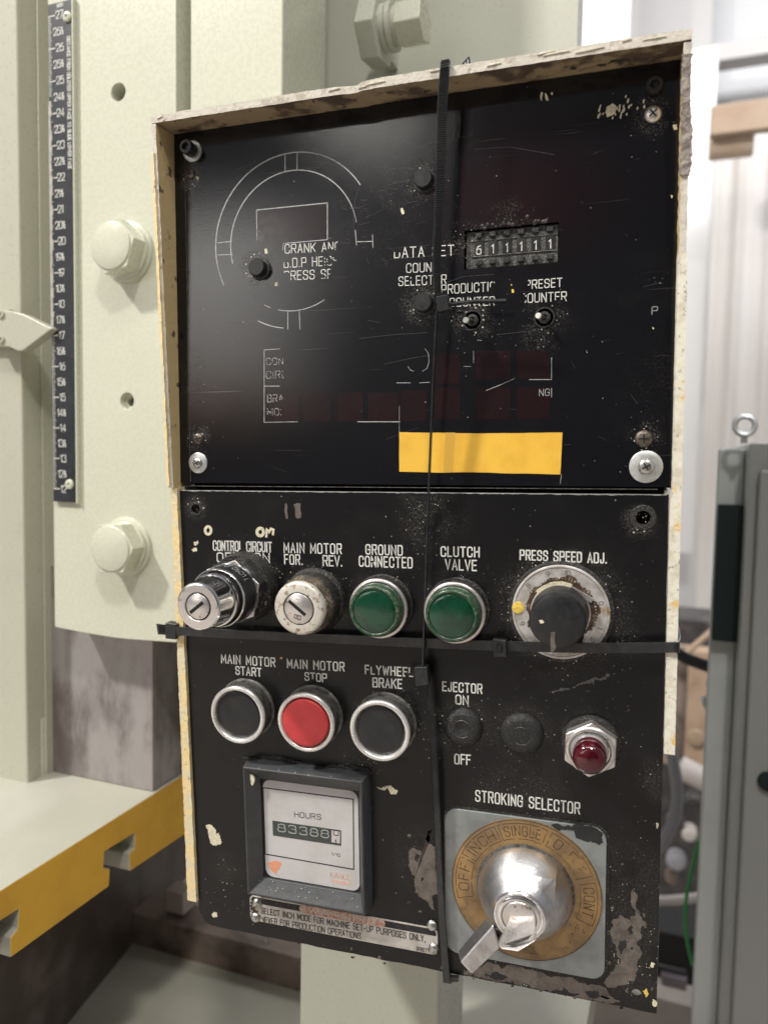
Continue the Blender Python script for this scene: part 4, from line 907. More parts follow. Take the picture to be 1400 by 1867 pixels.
# instruction plate under the meter
p = part('instruction_plate', label='pale riveted plate about inch mode under the hour meter')
q = [PF.at(x, y, .5) for x, y in ((455, 1632), (798, 1693), (798, 1741), (457, 1678))]
def lerp2(a_, b_, t): return (a_[0] + (b_[0] - a_[0]) * t, a_[1] + (b_[1] - a_[1]) * t)
ux0 = (q[0][0] + q[3][0]) / 2; ux1 = (q[1][0] + q[2][0]) / 2; vz1 = (q[0][1] + q[1][1]) / 2; vz0 = (q[2][1] + q[3][1]) / 2
a = MB(); a.prism(rrect(ux0, ux1, vz0, vz1, 3), -.6, 0); a.build('plate', M['name_plate'], p, bevel=.15)
a = MB(); s0 = PF.at(470, 1650, .7); s1 = PF.at(795, 1708, .7); e0 = PF.at(470, 1636, .7); zz = (s0[1] + s1[1]) / 2 + 0.6
a.prism([(ux0 + 1.5, zz), (ux1 - 1.0, zz), (ux1 - 1.0, vz1 - 3.0), (ux1 - 2.6, vz1 - .8), (ux0 + 2.5, vz1 - .8), (ux0 + 1.5, vz1 - 2)], -.68, -.5); a.build('black_band', M['black_matt'], p)
a = MB(); o0 = PF.at(546, 1658, .8); o1 = PF.at(702, 1683, .8); zc = zz + 2.0
a.prism(rrect(o0[0], o1[0], zc - 2.6, zc + 2.6, 2.5), -.76, -.6); a.build('red_oval', M['red_oval'], p)
m2 = MB(); st, W_ = text_strokes('WARNING', 1.6); draw(m2, st, .6, lambda s_, t_: (o0[0] + 6 + s_ / W_ * (o1[0] - o0[0] - 12), zc - 1.6 + t_ / 6 * 3.4), None, .4, .76, h1=.84); m2.build('lettering', M['name_plate'], p)
rub = lambda u, v: (u < ux0 + 8.5 and math.sin(u * 3 + v * 2) > -.45) or math.sin(u * 1.9 + v * 7) > .985
lab2 = lambda t, tl, bl, tr, w_=.42, g_=1.8: lab(t, tl, bl, tr, w_, p, h=.68, mat='black_ink', gap=g_, gone=rub)
lab2('SELECT INCH MODE FOR MACHINE SET-UP PURPOSES ONLY,', (476, 1655), (476, 1665), (775, 1706)); lab2('NEVER FOR PRODUCTION OPERATIONS.', (477, 1671), (477, 1681), (660, 1702))
lab2('99871', (759, 1726), (759, 1733), (781, 1730), .3)
for (x, y) in ((465, 1674), (787, 1689), (790, 1730), (468, 1648)):
    a = MB(); c1 = PF.at(x, y, 1.4); a.lathe(c1[0], c1[1], [(3.3, .5), (3.2, .9), (2.7, 1.8), (1.6, 2.4), (0.01, 2.6)], n=24, cap=False); a.build('rivet', M['screw'], p)
m2 = MB()
for k in range(40):
    x = ux0 + abs(random.gauss(0, 4)); z = random.uniform(vz0 + 1, vz1 - 1); r_ = random.uniform(.3, 1.1); m2.lathe(x + .5, z, [(r_, .6), (r_ * .6, .95)], n=7)
m2.build('dried_glue', M['dial_grime'], p, kind='stuff')

# ---- upper panel (a tilted sheet set back inside the rim)
UL = UF_LOCAL
a = MB(); a.prism([(-1.0, 2.4), (281.4, 1.6), (281.4, 210.2), (-1.0, 210.2)], 0, 2)
def uu(x, y, h=0): return UF.at(x, y, h)
hal2 = [(*uu(770, 325), 5, 15, 1.2), (*uu(468, 487), 5, 13, 1.3), (*uu(770, 551), 5, 16, 1.3), (*uu(862, 585), 5, 15, 1.2), (*uu(990, 580), 5, 16, .9), (*uu(985, 612), 3, 14, .8), (*uu(930, 400), 4, 16, .5), (*uu(850, 440), 4, 15, .8),
        (*uu(1190, 207), 3, 14, .8), (*uu(361, 800), 3, 11, 1.2), (*uu(1174, 800), 3, 11, 1.2), (*uu(700, 380), 15, 60, .15), (*uu(345, 690), 6, 30, .2), (*uu(1215, 700), 5, 40, .15), (*uu(345, 330), 3, 10, .9), (*uu(720, 350), 4, 30, .2)]
M['upper_black'] = panel_black('upper_panel_black', hal2, 0.07, (0.0050, 0.0050, 0.0066), 0.16)
up = a.build('upper_panel', M['upper_black'], box, local=UL)
g0, g1 = uu(846, 420), uu(1020, 405); g2, g3 = uu(846, 492), uu(1016, 478)
wx0, wx1, wz1, wz0 = (g0[0] + g2[0]) / 2, (g1[0] + g3[0]) / 2, (g0[1] + g1[1]) / 2, (g2[1] + g3[1]) / 2
c_ = MB(); c_.box(wx0, wx1, -3, 6, wz0, wz1); cut(up, c_)
for (x, y) in ((861, 584), (992, 579)): cut(up, cyl(*uu(x, y), 4.6, -6, 4))
# thin bevelled cover sheet edge: overlay of clear acrylic
ed = MB()
ox0, oz1, oz0 = uu(341, 500)[0], 206.0, 3.0
ed.ribbon([(ox0, oz1), (ox0, oz0)], .22, ID, .0, .10); ed.ribbon([(5.5, .5), (274.5, .5)], .35, ID, .0, .2)
ed.build('cover_edge', M['knurl'], up)
def soften(g):
    if g is None: return lambda u, v: math.sin(u * 5.3 + v * 3.1) * math.sin(v * 4.7 - u * 2.9) > .93
    return lambda u, v: g(u + .8 * math.sin(3.7 * u + 2.3 * v), v + .7 * math.sin(4.1 * v - 1.7 * u)) or math.sin(u * 5.3 + v * 3.1) * math.sin(v * 4.7 - u * 2.9) > .93
def ulab(t, tl, bl, tr, w_=.42, gone=None, g_=1.9, mat='white_ink'):
    gone = soften(gone); return lab(t, tl, bl, tr, w_, up, UF, mat, gap=g_, gone=gone)
# crank angle dial print
cx_, cz_ = (uu(395, 440, 0)[0] + uu(681, 440)[0]) / 2, (uu(532, 277)[1] + uu(533, 600)[1]) / 2
R1 = (uu(681, 440)[0] - uu(395, 440)[0]) / 2; R1 = (R1 + (uu(532, 277)[1] - uu(533, 600)[1]) / 2) / 2; R2 = R1 * .80
class _P:
    def ribbon(s, pts, w_, *r):
        m2_ = MB(); m2_.ribbon(pts, w_, ID, .01, .1); m2_.build('printed_line', M['grey_ink'], up)
m2 = _P()
def A(px, py): u, v = uu(px, py); return math.degrees(math.atan2(v - cz_, u - cx_))
aw = A(656, 337); ab = A(406, 505)
m2.ribbon(arc(cx_, cz_, R1, aw, 190, 80), .62, ID, .01, .1); m2.ribbon(arc(cx_, cz_, R1, 190, 206, 10), .4, ID, .01, .1)
a2_ = A(645, 392); m2.ribbon(arc(cx_, cz_, R2, a2_ + 7, 194, 80), .58, ID, .01, .1)
for k in range(6): s = a2_ + 6 - k * 2.2; m2.ribbon(arc(cx_, cz_, R2, s, s - 1.2, 3), .35, ID, .01, .1)
m2.ribbon(arc(cx_, cz_, R1, A(470, 588), A(516, 600), 10), .5, ID, .01, .1)
m2.ribbon(arc(cx_, cz_, R2, A(508, 567), A(592, 548), 20), .42, ID, .01, .1); m2.ribbon(arc(cx_, cz_, R2, A(482, 557), A(493, 563), 5), .3, ID, .01, .1)
for (p0, p1, w_) in (((520, 281), (520, 312), .5), ((542, 278), (542, 310), .5), ((397, 443), (423, 440), .4), ((398, 465), (424, 464), .4), ((525, 570), (525, 600), .4), ((546, 568), (547, 600), .4),
                 ((649, 441), (680, 440), .4), ((648, 420), (650, 447), .4), ((679, 428), (680, 452), .35), ((468, 383), (597, 370), .52), ((597, 370), (597, 437), .5), ((597, 437), (517, 444), .4), ((517, 444), (516, 456), .3), ((468, 383), (469, 432), .4), ((469, 432), (469, 438), .25)):
    m2.ribbon([uu(*p0), uu(*p1)], w_, ID, .01, .1)
for (p0, p1, w_) in (((482, 638), (511, 636), .3), ((482, 638), (482, 770), .35), ((482, 704), (510, 704), .4), ((482, 770), (543, 769), .3), ((652, 769), (729, 769), .4), ((728, 740), (728, 830), .16), ((965, 692), (1005, 692), .3), ((1005, 652), (1005, 690), .25), ((1005, 708), (1005, 724), .25),
                 ((723, 698), (748, 698), .3), ((765, 698), (783, 697), .25), ((863, 640), (863, 662), .2), ((886, 712), (916, 700), .3), ((916, 700), (938, 690), .15), ((1023, 865), (1021, 882), .16), ((870, 620), (878, 621), .2), ((845, 668), (858, 668), .2)):
    m2.ribbon([uu(*p0), uu(*p1)], w_, ID, .01, .1)
m2.ribbon([uu(*q_) for q_ in ((775, 636), (781, 645), (782, 660), (778, 672), (770, 677))], .22, ID, .01, .1); m2.ribbon([uu(*q_) for q_ in ((744, 668), (747, 674), (754, 677))], .22, ID, .01, .1)
ulab('CRANK ANGLE', (520, 446), (520, 462), (641, 440), gone=lambda u, v: u > uu(594, 450)[0] and (v < uu(592, 455)[1] or u > uu(616, 450)[0]))
ulab('B.D.P HEIGHT', (518, 472), (518, 488), (628, 466), gone=lambda u, v: (u < uu(530, 470)[0] and v > uu(520, 480)[1]) or (u > uu(586, 470)[0] and math.sin(u * 2.7 + v) > -.5) or u > uu(612, 470)[0])
ulab('PRESS SPEED', (519, 495), (519, 511), (640, 489), gone=lambda u, v: (u < uu(529, 495)[0] and v < uu(529, 497)[1]) or u > uu(602, 495)[0] or (u > uu(578, 495)[0] and v < uu(590, 500)[1] and math.sin(u * 4) > -.2))
ulab('DATA SET', (719, 452), (719, 470), (827, 447), .5, gone=lambda u, v: u < uu(735, 455)[0] and v > uu(735, 461)[1], g_=2.1)
ulab('COUNTER', (741, 481), (741, 497), (822, 477), gone=lambda u, v: u > uu(797, 480)[0])
ulab('SELECTOR', (727, 505), (727, 521), (813, 501), gone=lambda u, v: abs(u - uu(750, 510)[0]) < .9 and v > uu(750, 513)[1])
ulab('PRODUCTION', (805, 520), (805, 536), (914, 513), gone=lambda u, v: u > uu(892, 515)[0] and (u > uu(899, 515)[0] or v < uu(895, 524)[1]))
ulab('COUNTER', (820, 544), (820, 559), (901, 541)); ulab('PRESET', (958, 512), (958, 527), (1024, 507), gone=lambda u, v: u < uu(965, 515)[0])
ulab('COUNTER', (950, 536), (950, 552), (1032, 532), gone=lambda u, v: u < uu(957, 540)[0] or (u > uu(1008, 540)[0] and v < uu(1015, 545)[1] and math.sin(u * 4) > -.5))
fade = lambda px: (lambda u, v: u > uu(px, 660)[0] or math.sin(u * 3.3 + v * 4.1) > .35)
ulab('CONTROL', (486, 653), (486, 665), (560, 651), .3, fade(518), mat='grey_ink'); ulab('CIRCUIT', (486, 677), (486, 690), (552, 675), .3, fade(516), mat='grey_ink')
ulab('BRAKE', (488, 720), (488, 733), (536, 719), .32, fade(514), mat='grey_ink'); ulab('MONITOR', (488, 745), (488, 757), (560, 744), .32, fade(511), mat='grey_ink')
ulab('NG', (983, 710), (983, 722), (1001, 709), .28, mat='grey_ink'); ulab('P', (1188, 560), (1188, 573), (1198, 559), .28, mat='grey_ink')
# display windows
a = MB(); q = [uu(470, 386), uu(595, 373), uu(595, 435), uu(470, 440)]; a.prism(q, -.06, -.01); a.build('display_window', M['window_red'], up)
for i, (x0_, x1_, y0_, y1_) in enumerate(((553, 603, 716, 768), (615, 662, 716, 768), (671, 726, 716, 768), (731, 777, 712, 768), (792, 838, 644, 700), (792, 838, 706, 765), (868, 930, 706, 765), (942, 1002, 706, 764), (868, 930, 640, 692), (942, 1002, 640, 690), (500, 545, 716, 767))):
    a = MB(); q = [uu(x0_, y0_), uu(x1_, y0_), uu(x1_, y1_), uu(x0_, y1_)]; a.prism(q, -.05, -.01); a.build('indicator_window', M['red_filter'], up)
a = MB(); q = blob(UF, [(728, 788), (1025, 788.5), (1021, 865), (728, 860)], jit=.012); a.prism(q, -.18, -.01); lbp = a.build('yellow_label', M['yellow_label'], up, label='blank bright yellow label strip')
a = MB(); q = [uu(812, 788.6), uu(830, 788.7), uu(825, 861), uu(808, 861)]; a.prism(q, -.21, -.16); a.build('label_dark_band', simple('label_dark_band', (0.62, 0.36, 0.05), .5), up)  # darker band across the yellow label
# thumbwheel switch
sw = part('digit_switch', label='grimy six-digit thumbwheel switch reading 611111'); sw.matrix_basis = UL
a = MB(); a.box(wx0 + .6, wx1 - .4, 2.2, 9, wz0 + .5, wz1 - .4); a.build('switch_body', M['switch'], sw, bevel=.3)
a = MB(); a.box(wx0, wx1, 5, 6.5, wz0, wz1); a.build('recess', M['dark'], sw)
wmid = (wz0 + wz1) / 2; pitch = (uu(1000, 445)[0] - uu(870, 456)[0]) / 5.0; ux_ = uu(870, 456)[0] + .5
a = MB(); a.box(wx0 + 3.5, wx1 - 1.2, 1.6, 2.6, wmid - 3.6, wmid - 3.1); a.box(wx0 + 3.5, wx1 - 1.2, 1.7, 2.6, wmid + 4.6, wmid + 5.0); a.build('ridge', M['knurl'], sw)
for i, ch in enumerate('611111'):
    uc = ux_ + i * pitch
    a = MB()
    a.box(uc - 2.3, uc + 2.3, 1.5, 2.6, wmid - 3.0, wmid + 4.2); a.build('wheel_window', M['black'], sw, bevel=.2)
    m2 = MB(); st, W_ = text_strokes(ch, 1); kk = .72
    draw(m2, st, .48, lambda s_, t_, uc=uc, W_=W_: (uc + (s_ - W_ / 2) * kk * .9, wmid - 2.3 + t_ * kk), None, .5, -1.48, h1=-1.38); m2.build('digit', M['white_ink'], sw)
    for s_ in (1, -1):
        a = MB(); zc = wmid + (7.4 if s_ > 0 else -6.8); a.box(uc - 1.7, uc + 1.7, .6, 2.6, zc - 1.3, zc + 1.3); a.build('step_button', M['black_matt'], sw, bevel=.3)
m2 = MB(); 
for k in range(30): x = random.uniform(wx0 + 8, wx1 - 4); z = wz1 + abs(random.gauss(0, 1.6)) + .3; r_ = random.uniform(.3, 1.2); m2.lathe(x, z, [(r_, 0), (r_ * .8, .15), (r_ * .3, .4)], n=7)
m2.build('caked_dust', M['grime'], sw, kind='stuff')
# three black push knobs
for (x, y, lb) in ((771, 325, 'small black knob above DATA SET'), (468, 487, 'small black knob left of CRANK'), (771, 551, 'small black knob under SELECTOR')):
    k_ = part('small_knob', label=lb); k_.matrix_basis = UL; c1 = uu(x, y, 5)
    a = MB(); a.lathe(c1[0], c1[1], [(6.6, 0), (6.3, 1), (5.4, 1.4)], n=32); a.build('base_ring', M['grime'], k_)
    a = MB(); a.lathe(c1[0], c1[1], [(5.2, 1), (5.1, 5.2), (4.6, 6.0), (0.01, 6.1)], n=28, cap=False); a.build('cap', M['black'], k_, ang=40)
# toggles
for (x, y, tx, ty, lb) in ((861, 584, 850, 584, 'toggle switch under PRODUCTION COUNTER'), (992, 579, 982, 576, 'toggle switch under PRESET COUNTER')):
    k_ = part('toggle_switch', label=lb); k_.matrix_basis = UL; c1 = uu(x, y)
    a = MB(); a.lathe(c1[0], c1[1], [(5.5, 0), (5.3, .5), (4.7, .5), (4.6, -2)], n=36, cap=False); a.build('bushing_rim', M['black_matt'], k_)
    a = MB(); a.lathe(c1[0], c1[1], [(3.3, -4), (3.2, .4), (2.4, .9), (1.6, .9), (1.4, .2)], n=28); a.build('bushing', M['black_matt'], k_)
    t1 = uu(tx, ty, 7); a = MB(); a.tube([(c1[0], 1, c1[1]), (c1[0] + (t1[0] - c1[0]) * .6, -4, c1[1] + (t1[1] - c1[1]) * .6), (t1[0], -7, t1[1])], [1.0, 1.1, 1.3], n=12); a.build('bat', M['knurl'], k_)
    a = MB(); a.tube([(t1[0] - .1, -6.2, t1[1]), (t1[0] - .3, -8.2, t1[1])], [1.55, 1.5], n=14); a.build('tip', M['white_ink'], k_, bevel=.3)
# screws
def cross_screw(fr, x, y, r, mat, wash=None, h0=0, parent=None, local=None, rot=15):
    c1 = fr.at(x, y, h0 + .8); s_ = part('screw', parent); 
    if local is not None: s_.matrix_basis = local
    if wash:
        a = MB(); a.lathe(c1[0], c1[1], [(wash, h0), (wash, h0 + .7), (wash - .3, h0 + .95), (r * .9, h0 + .95)], n=48, cap=False); a.build('washer', M['zinc'], s_, ang=40)
    hb2 = h0 + (.9 if wash else 0)
    a = MB(); a.lathe(c1[0], c1[1], [(r, hb2), (r * .97, hb2 + .7), (r * .8, hb2 + 1.4), (r * .5, hb2 + 1.8), (0.01, hb2 + 1.9)], n=32, cap=False); a.build('screw_head', mat, s_, ang=50)
    a = MB()
    for k in (0, 90):
        an = math.radians(rot + k); c2, s2 = math.cos(an), math.sin(an)
        def rr(u, v): return (c1[0] + u * c2 - v * s2, c1[1] + u * s2 + v * c2)
        a.prism([rr(-r * .55, -.35), rr(r * .55, -.35), rr(r * .55, .35), rr(-r * .55, .35)], -(hb2 + 2.0), -(hb2 + 1.2))
    a.build('cross_slot', M['dark'], s_)
    return s_
cross_screw(UF, 347, 316, 3.0, M['screw_brown'], local=UL); cross_screw(UF, 1190, 207, 4.2, M['face_metal'], local=UL, rot=40)
cross_screw(UF, 361, 800, 3.6, M['screw_brown'], local=UL); cross_screw(UF, 1173, 800, 4.4, M['screw_brown'], local=UL, rot=0)
cross_screw(UF, 361, 844, 3.2, M['screw'], wash=6.3, local=UL, rot=30); cross_screw(UF, 1177, 851, 4.0, M['screw'], wash=8.2, local=UL, rot=30)
for (x, y, hh, ws, mt, lb) in ((338, 266, 8.5, 6.2, M['black'], 'long black socket screw with a washer, top left'), (1193, 153, 3.4, None, M['black_matt'], 'black socket screw at the top right')):
    s_ = part('socket_screw', label=lb); s_.matrix_basis = UL; c1 = uu(x, y, hh)
    if ws: a = MB(); a.lathe(c1[0], c1[1], [(ws, 0), (ws, 1.0), (ws - .4, 1.3), (4, 1.3)], n=40, cap=False); a.build('washer', M['zinc'], s_)
    a = MB(); a.lathe(c1[0], c1[1], [(4.0, 0), (4.0, hh - .4), (3.6, hh), (2.2, hh), (2.0, hh - 2.2), (0.01, hh - 2.4)], n=36, cap=False); a.build('screw_head', mt, s_, ang=40)
# flakes on the upper panel
fl = []
for k in range(34):
    x = random.gauss(1130, 28); y = 196 - (x - 1130) * .10 + random.gauss(0, 7); hgt = random.uniform(3, 10)
    if 985 < x < 1175: fl.append([(x, y), (x + random.uniform(1.5, 3.5), y - 1), (x + random.uniform(0, 2), y + hgt), (x - 1.5, y + hgt * .8)])
fl += [[(1105, 195), (1118, 190), (1124, 197), (1120, 208), (1106, 214)], [(986, 168), (989, 168), (988, 184), (985, 182)], [(992, 170), (995, 170), (1000, 182), (996, 184)], [(1003, 170), (1008, 168), (1006, 174)],
       [(730, 380), (734, 379), (737, 390), (733, 391)], [(358, 322), (363, 323), (361, 331)], [(501, 516), (506, 514), (507, 521), (502, 522)], [(482, 454), (487, 453), (489, 462), (484, 463)], [(1226, 228), (1233, 226), (1234, 236), (1228, 238)], [(1222, 356), (1226, 357), (1224, 362)], [(1188, 596), (1192, 598), (1190, 601)], [(1117, 122), (1121, 120), (1119, 125)]]
flakes('paint_flake', M['flake'], fl, UF, up, h=.15, jit=.15)
flakes('paint_flake', M['yellow_flake'], [[(932, 528), (936, 527), (937, 533), (933, 534)], [(931, 518), (933, 518), (933, 521), (931, 521)]], UF, up, h=.15, jit=.1)
m2 = MB()
for k in range(95):
    x = random.uniform(620, 800) if k < 60 else random.uniform(360, 1200); y = random.uniform(250, 480) if k < 60 else random.uniform(240, 860); an = random.choice([-.35, -.3, .4, .9, -.1]) + random.gauss(0, .15); L = random.expovariate(1 / 16.) + 4
    c1 = uu(x, y); c2 = uu(x + L * math.cos(an), y + L * math.sin(an)); mid = ((c1[0] + c2[0]) / 2 + random.uniform(-.3, .3), (c1[1] + c2[1]) / 2 + random.uniform(-.3, .3))
    m2.ribbon([c1, mid, c2], random.uniform(.05, .11), ID, .005, .03)
for (pts) in (((655, 340), (647, 365), (645, 392), (645, 430)), ((655, 617), (720, 610), (780, 606)), ((866, 272), (930, 268), (1010, 282)), ((700, 664), (740, 655), (780, 648)), ((800, 520), (845, 504), (900, 500)), ((905, 610), (935, 607), (960, 604))):
    m2.ribbon([uu(*q_) for q_ in pts], .13, ID, .005, .03)
m2.build('scratches', M['grey_scratch'], up, kind='stuff')

def sprinkle(name, mat, fr, parent, centres, n, r0, r1, lim, local=None):
    m3 = MB()
    for _ in range(n):
        if centres and random.random() < .8:
            a_, b_, sg = random.choice(centres); x, z = a_ + random.gauss(0, sg), b_ + random.gauss(0, sg)
        else: x, z = random.uniform(lim[0], lim[1]), random.uniform(lim[2], lim[3])
        if not (lim[0] < x < lim[1] and lim[2] < z < lim[3]): continue
        r_ = r0 + (r1 - r0) * random.random() ** 4; k_ = random.choice((4, 5, 6)); a0_ = random.random() * 6.28
        m3.prism([(x + r_ * random.uniform(.5, 1.2) * math.cos(a0_ + 6.283 * i / k_), z + r_ * random.uniform(.5, 1.2) * math.sin(a0_ + 6.283 * i / k_)) for i in range(k_)], -.07, -.005)
    return m3.build(name, mat, parent, kind='stuff')
cen = [(43, -45, 22), (68, -52, 9), (100, -48, 10), (105, -68, 7), (148, -52, 10), (190, -48, 9), (250, -62, 14), (262, -85, 14), (227, -95, 14), (174, -130, 16), (207, -130, 15), (244, -118, 12), (262, -130, 14), (150, -130, 10),
       (272, -180, 9), (262, -215, 16), (209, -180, 18), (150, -215, 9), (20, -262, 10), (112, -165, 8), (266, -14, 7), (10, -11, 5), (240, -275, 20), (60, -275, 30), (150, -12, 6), (152, -30, 5)]
sprinkle('dust_specks', M['flake'], PF, low, cen, 440, .08, .40, (2, 278, -279, -2))
sprinkle('dust_specks', M['dust_grey'], PF, low, cen, 900, .12, .55, (2, 278, -279, -2))
cen2 = [(*uu(770, 330), 12), (*uu(468, 490), 8), (*uu(770, 551), 10), (*uu(870, 600), 12), (*uu(990, 600), 10), (*uu(930, 395), 9), (*uu(1195, 230), 8), (*uu(361, 810), 6), (*uu(1174, 800), 8), (*uu(1100, 740), 45), (*uu(345, 700), 8), (*uu(1220, 500), 5), (*uu(850, 440), 5), (*uu(800, 750), 20)]
sprinkle('dust_specks', M['flake'], UF, up, cen2, 210, .08, .36, (2, 279, 4, 208))
sprinkle('dust_specks', M['dust_grey'], UF, up, cen2, 280, .10, .45, (2, 279, 4, 208))
# small chips down to bare metal along the worn bottom and right edges
for k in range(46):
    if random.random() < .55: x, y = random.uniform(1090, 1192), random.uniform(1560, 1830)
    elif random.random() < .6: x, y = random.uniform(470, 1180), 0; y = 1700 + (x - 470) * .195 + random.uniform(-8, 10)
    else: x, y = random.uniform(735, 792), random.uniform(1500, 1690)
    w_, h_ = random.uniform(2, 7), random.uniform(2, 8)
    flakes('bare_chip', M['bare'] if k % 3 else M['black_matt'], [[(x, y), (x + w_, y + random.uniform(-2, 2)), (x + w_ * .8, y + h_), (x - 1, y + h_ * .8)]], PF, low, h=.10 if k % 3 else .16, jit=.5)
# ------------------------------------------------------------------ cable ties (each a thing of its own)
def strap(m2, C, Wd, th, m=0):
    """flat band: centres C, half-width vectors Wd, thickness th along the band's own normal"""
    C = [Vector(c) for c in C]; Wd = [Vector(x) for x in Wd]; vs = []
    for i, c in enumerate(C):
        t = (C[min(i + 1, len(C) - 1)] - C[max(i - 1, 0)]).normalized(); n_ = t.cross(Wd[i]).normalized() * (th / 2)
        vs += [tuple(c + Wd[i] + n_), tuple(c + Wd[i] - n_), tuple(c - Wd[i] - n_), tuple(c - Wd[i] + n_)]
    fs = [[i * 4 + k, i * 4 + (k + 1) % 4, i * 4 + 4 + (k + 1) % 4, i * 4 + 4 + k] for i in range(len(C) - 1) for k in range(4)]
    fs += [[0, 1, 2, 3], [len(vs) - 4 + k for k in range(4)]]
    return m2.add(vs, fs, m)
def P3(px, py, h): u, v = PF.at(px, py, h); return np.array((u, -h, v))
def smooth_path(keys, n=8):
    out = []
    for i in range(len(keys) - 1):
        p0 = keys[max(i - 1, 0)]; p1 = keys[i]; p2 = keys[i + 1]; p3 = keys[min(i + 2, len(keys) - 1)]
        for k in range(n):
            t = k / n; out.append(.5 * ((2 * p1) + (p2 - p0) * t + (2 * p0 - 5 * p1 + 4 * p2 - p3) * t * t + (3 * p1 - p0 - 3 * p2 + p3) * t ** 3))
    out.append(keys[-1]); return out
# 1: ribbed vertical tie over the upper rim
t = thing('cable_tie', 'black ribbed cable tie hanging vertically over the top lip of the control box', 'cable tie', PF.mat, group='black cable ties strapped round the control box')
K = [P3(813, 116, -16), P3(812.5, 116, -1.0), P3(811, 120, 7.4), P3(806, 200, 8.4), P3(803, 300, 9.2), P3(799, 400, 9.5), P3(796, 470, 9.5), P3(797, 525, 9.5), P3(803, 552, 9.0)]
Cp = smooth_path(K, 12); n_ = len(Cp); W_ = []
for i in range(n_):
    s_ = i / (n_ - 1); tw = math.radians(8 + 58 * max(0, (s_ - .25) / .75) ** 1.1 - (40 if s_ > .92 else 0)); W_.append((2.55 * math.cos(tw), 2.55 * math.sin(tw) * .9, .25))
m2 = MB(); strap(m2, Cp, W_, 1.1); m2.build('strap', M['tie'], t, bevel=.2)
m2 = MB(); L = 0; 
for i in range(1, n_):
    d = np.linalg.norm(Cp[i] - Cp[i - 1]); 
    k = int(d / 1.35) + 1
    for j in range(k):
        c_ = Vector(Cp[i - 1] + (Cp[i] - Cp[i - 1]) * j / k)
        if i < 18 or i > n_ - 10: continue
        tv = Vector(Cp[i] - Cp[i - 1]).normalized(); wv = Vector(W_[i]) * .80; nv = tv.cross(wv).normalized()
        if nv.y > 0: nv = -nv
        a_ = c_ + nv * .5; h_ = tv * .32
        b_ = c_ + nv * 1.05
        m2.add([tuple(a_ - wv - h_), tuple(a_ + wv - h_), tuple(a_ + wv + h_), tuple(a_ - wv + h_), tuple(b_ - wv), tuple(b_ + wv)], [(0, 1, 5, 4), (3, 4, 5, 2), (0, 4, 3), (1, 2, 5)])
m2.build('ribs', simple('tie_rib', (0.045, 0.047, 0.052), 0.36), t)
m2 = MB(); c0 = P3(809, 555, 9.5); q = [PF.at(x, y, 10) for x, y in ((797, 542), (817, 539), (822, 566), (801, 571))]; m2.prism(q, -13.5, -7.5); m2.build('head', M['tie'], t, bevel=.5, seg=3)
m2 = MB(); strap(m2, [P3(818, 556, 10), P3(840, 552.5, 10), P3(870, 549.5, 10.5), P3(900, 549.3, 11), P3(923, 549, 11.5)], [(0.1, -1.6, .35)] * 5, 1.25); m2.build('tail', M['tie'], t, bevel=.2)
# 2: thin tie seen on edge, joined to the lower head
t = thing('cable_tie', 'thin black cable tie turned on edge between the digit switch and the flywheel brake button', 'cable tie', PF.mat, group='black cable ties strapped round the control box')
K = [P3(803, 560, 7), P3(796.5, 570, 9), P3(790, 690, 9), P3(785.5, 800, 8.5), P3(781.5, 900, 8), P3(777.5, 1020, 8), P3(773.5, 1140, 8), P3(771, 1215, 8)]
m2 = MB(); Cp = smooth_path(K, 8); strap(m2, Cp, [(.15, -1.8, 0)] * len(Cp), .95); m2.build('strap', M['tie'], t, bevel=.3)
m2 = MB(); q = [PF.at(x, y, 8) for x, y in ((757, 1214), (781, 1213), (784, 1246), (760, 1249))]; m2.prism(q, -11, -5.5); m2.build('head', M['tie'], t, bevel=.6, seg=3)
m2 = MB(); strap(m2, [P3(760, 1231, 7), P3(748, 1229, 7.5), P3(738, 1228, 8)], [(0.1, -1.2, .3)] * 3, 1.0); m2.build('tail', M['tie'], t)
# 3: lower vertical tie
t = thing('cable_tie', 'smooth black cable tie running down beside the hour meter to the bottom edge', 'cable tie', PF.mat, group='black cable ties strapped round the control box')
K = [P3(779, 1240, 7.5), P3(789, 1330, 7), P3(795.5, 1450, 6), P3(801, 1580, 5), P3(807, 1690, 4.5), P3(814, 1782, 3.4), P3(815.5, 1788, 1), P3(816, 1782, -6), P3(817, 1770, -30)]
Cp = smooth_path(K, 8); n_ = len(Cp); m2 = MB()
strap(m2, Cp, [(.9 + 1.5 * min(1, i / n_ * 1.4), -1.6 * max(0, 1 - i / n_ * 1.4), .15) for i in range(n_)], 1.2); m2.build('strap', M['tie'], t, bevel=.25)
m2 = MB(); q = [PF.at(x, y, 2) for x, y in ((820, 1779), (836, 1780), (836, 1788), (822, 1788))]; m2.prism(q, -3.2, -1); m2.build('tip', M['tie'], t)
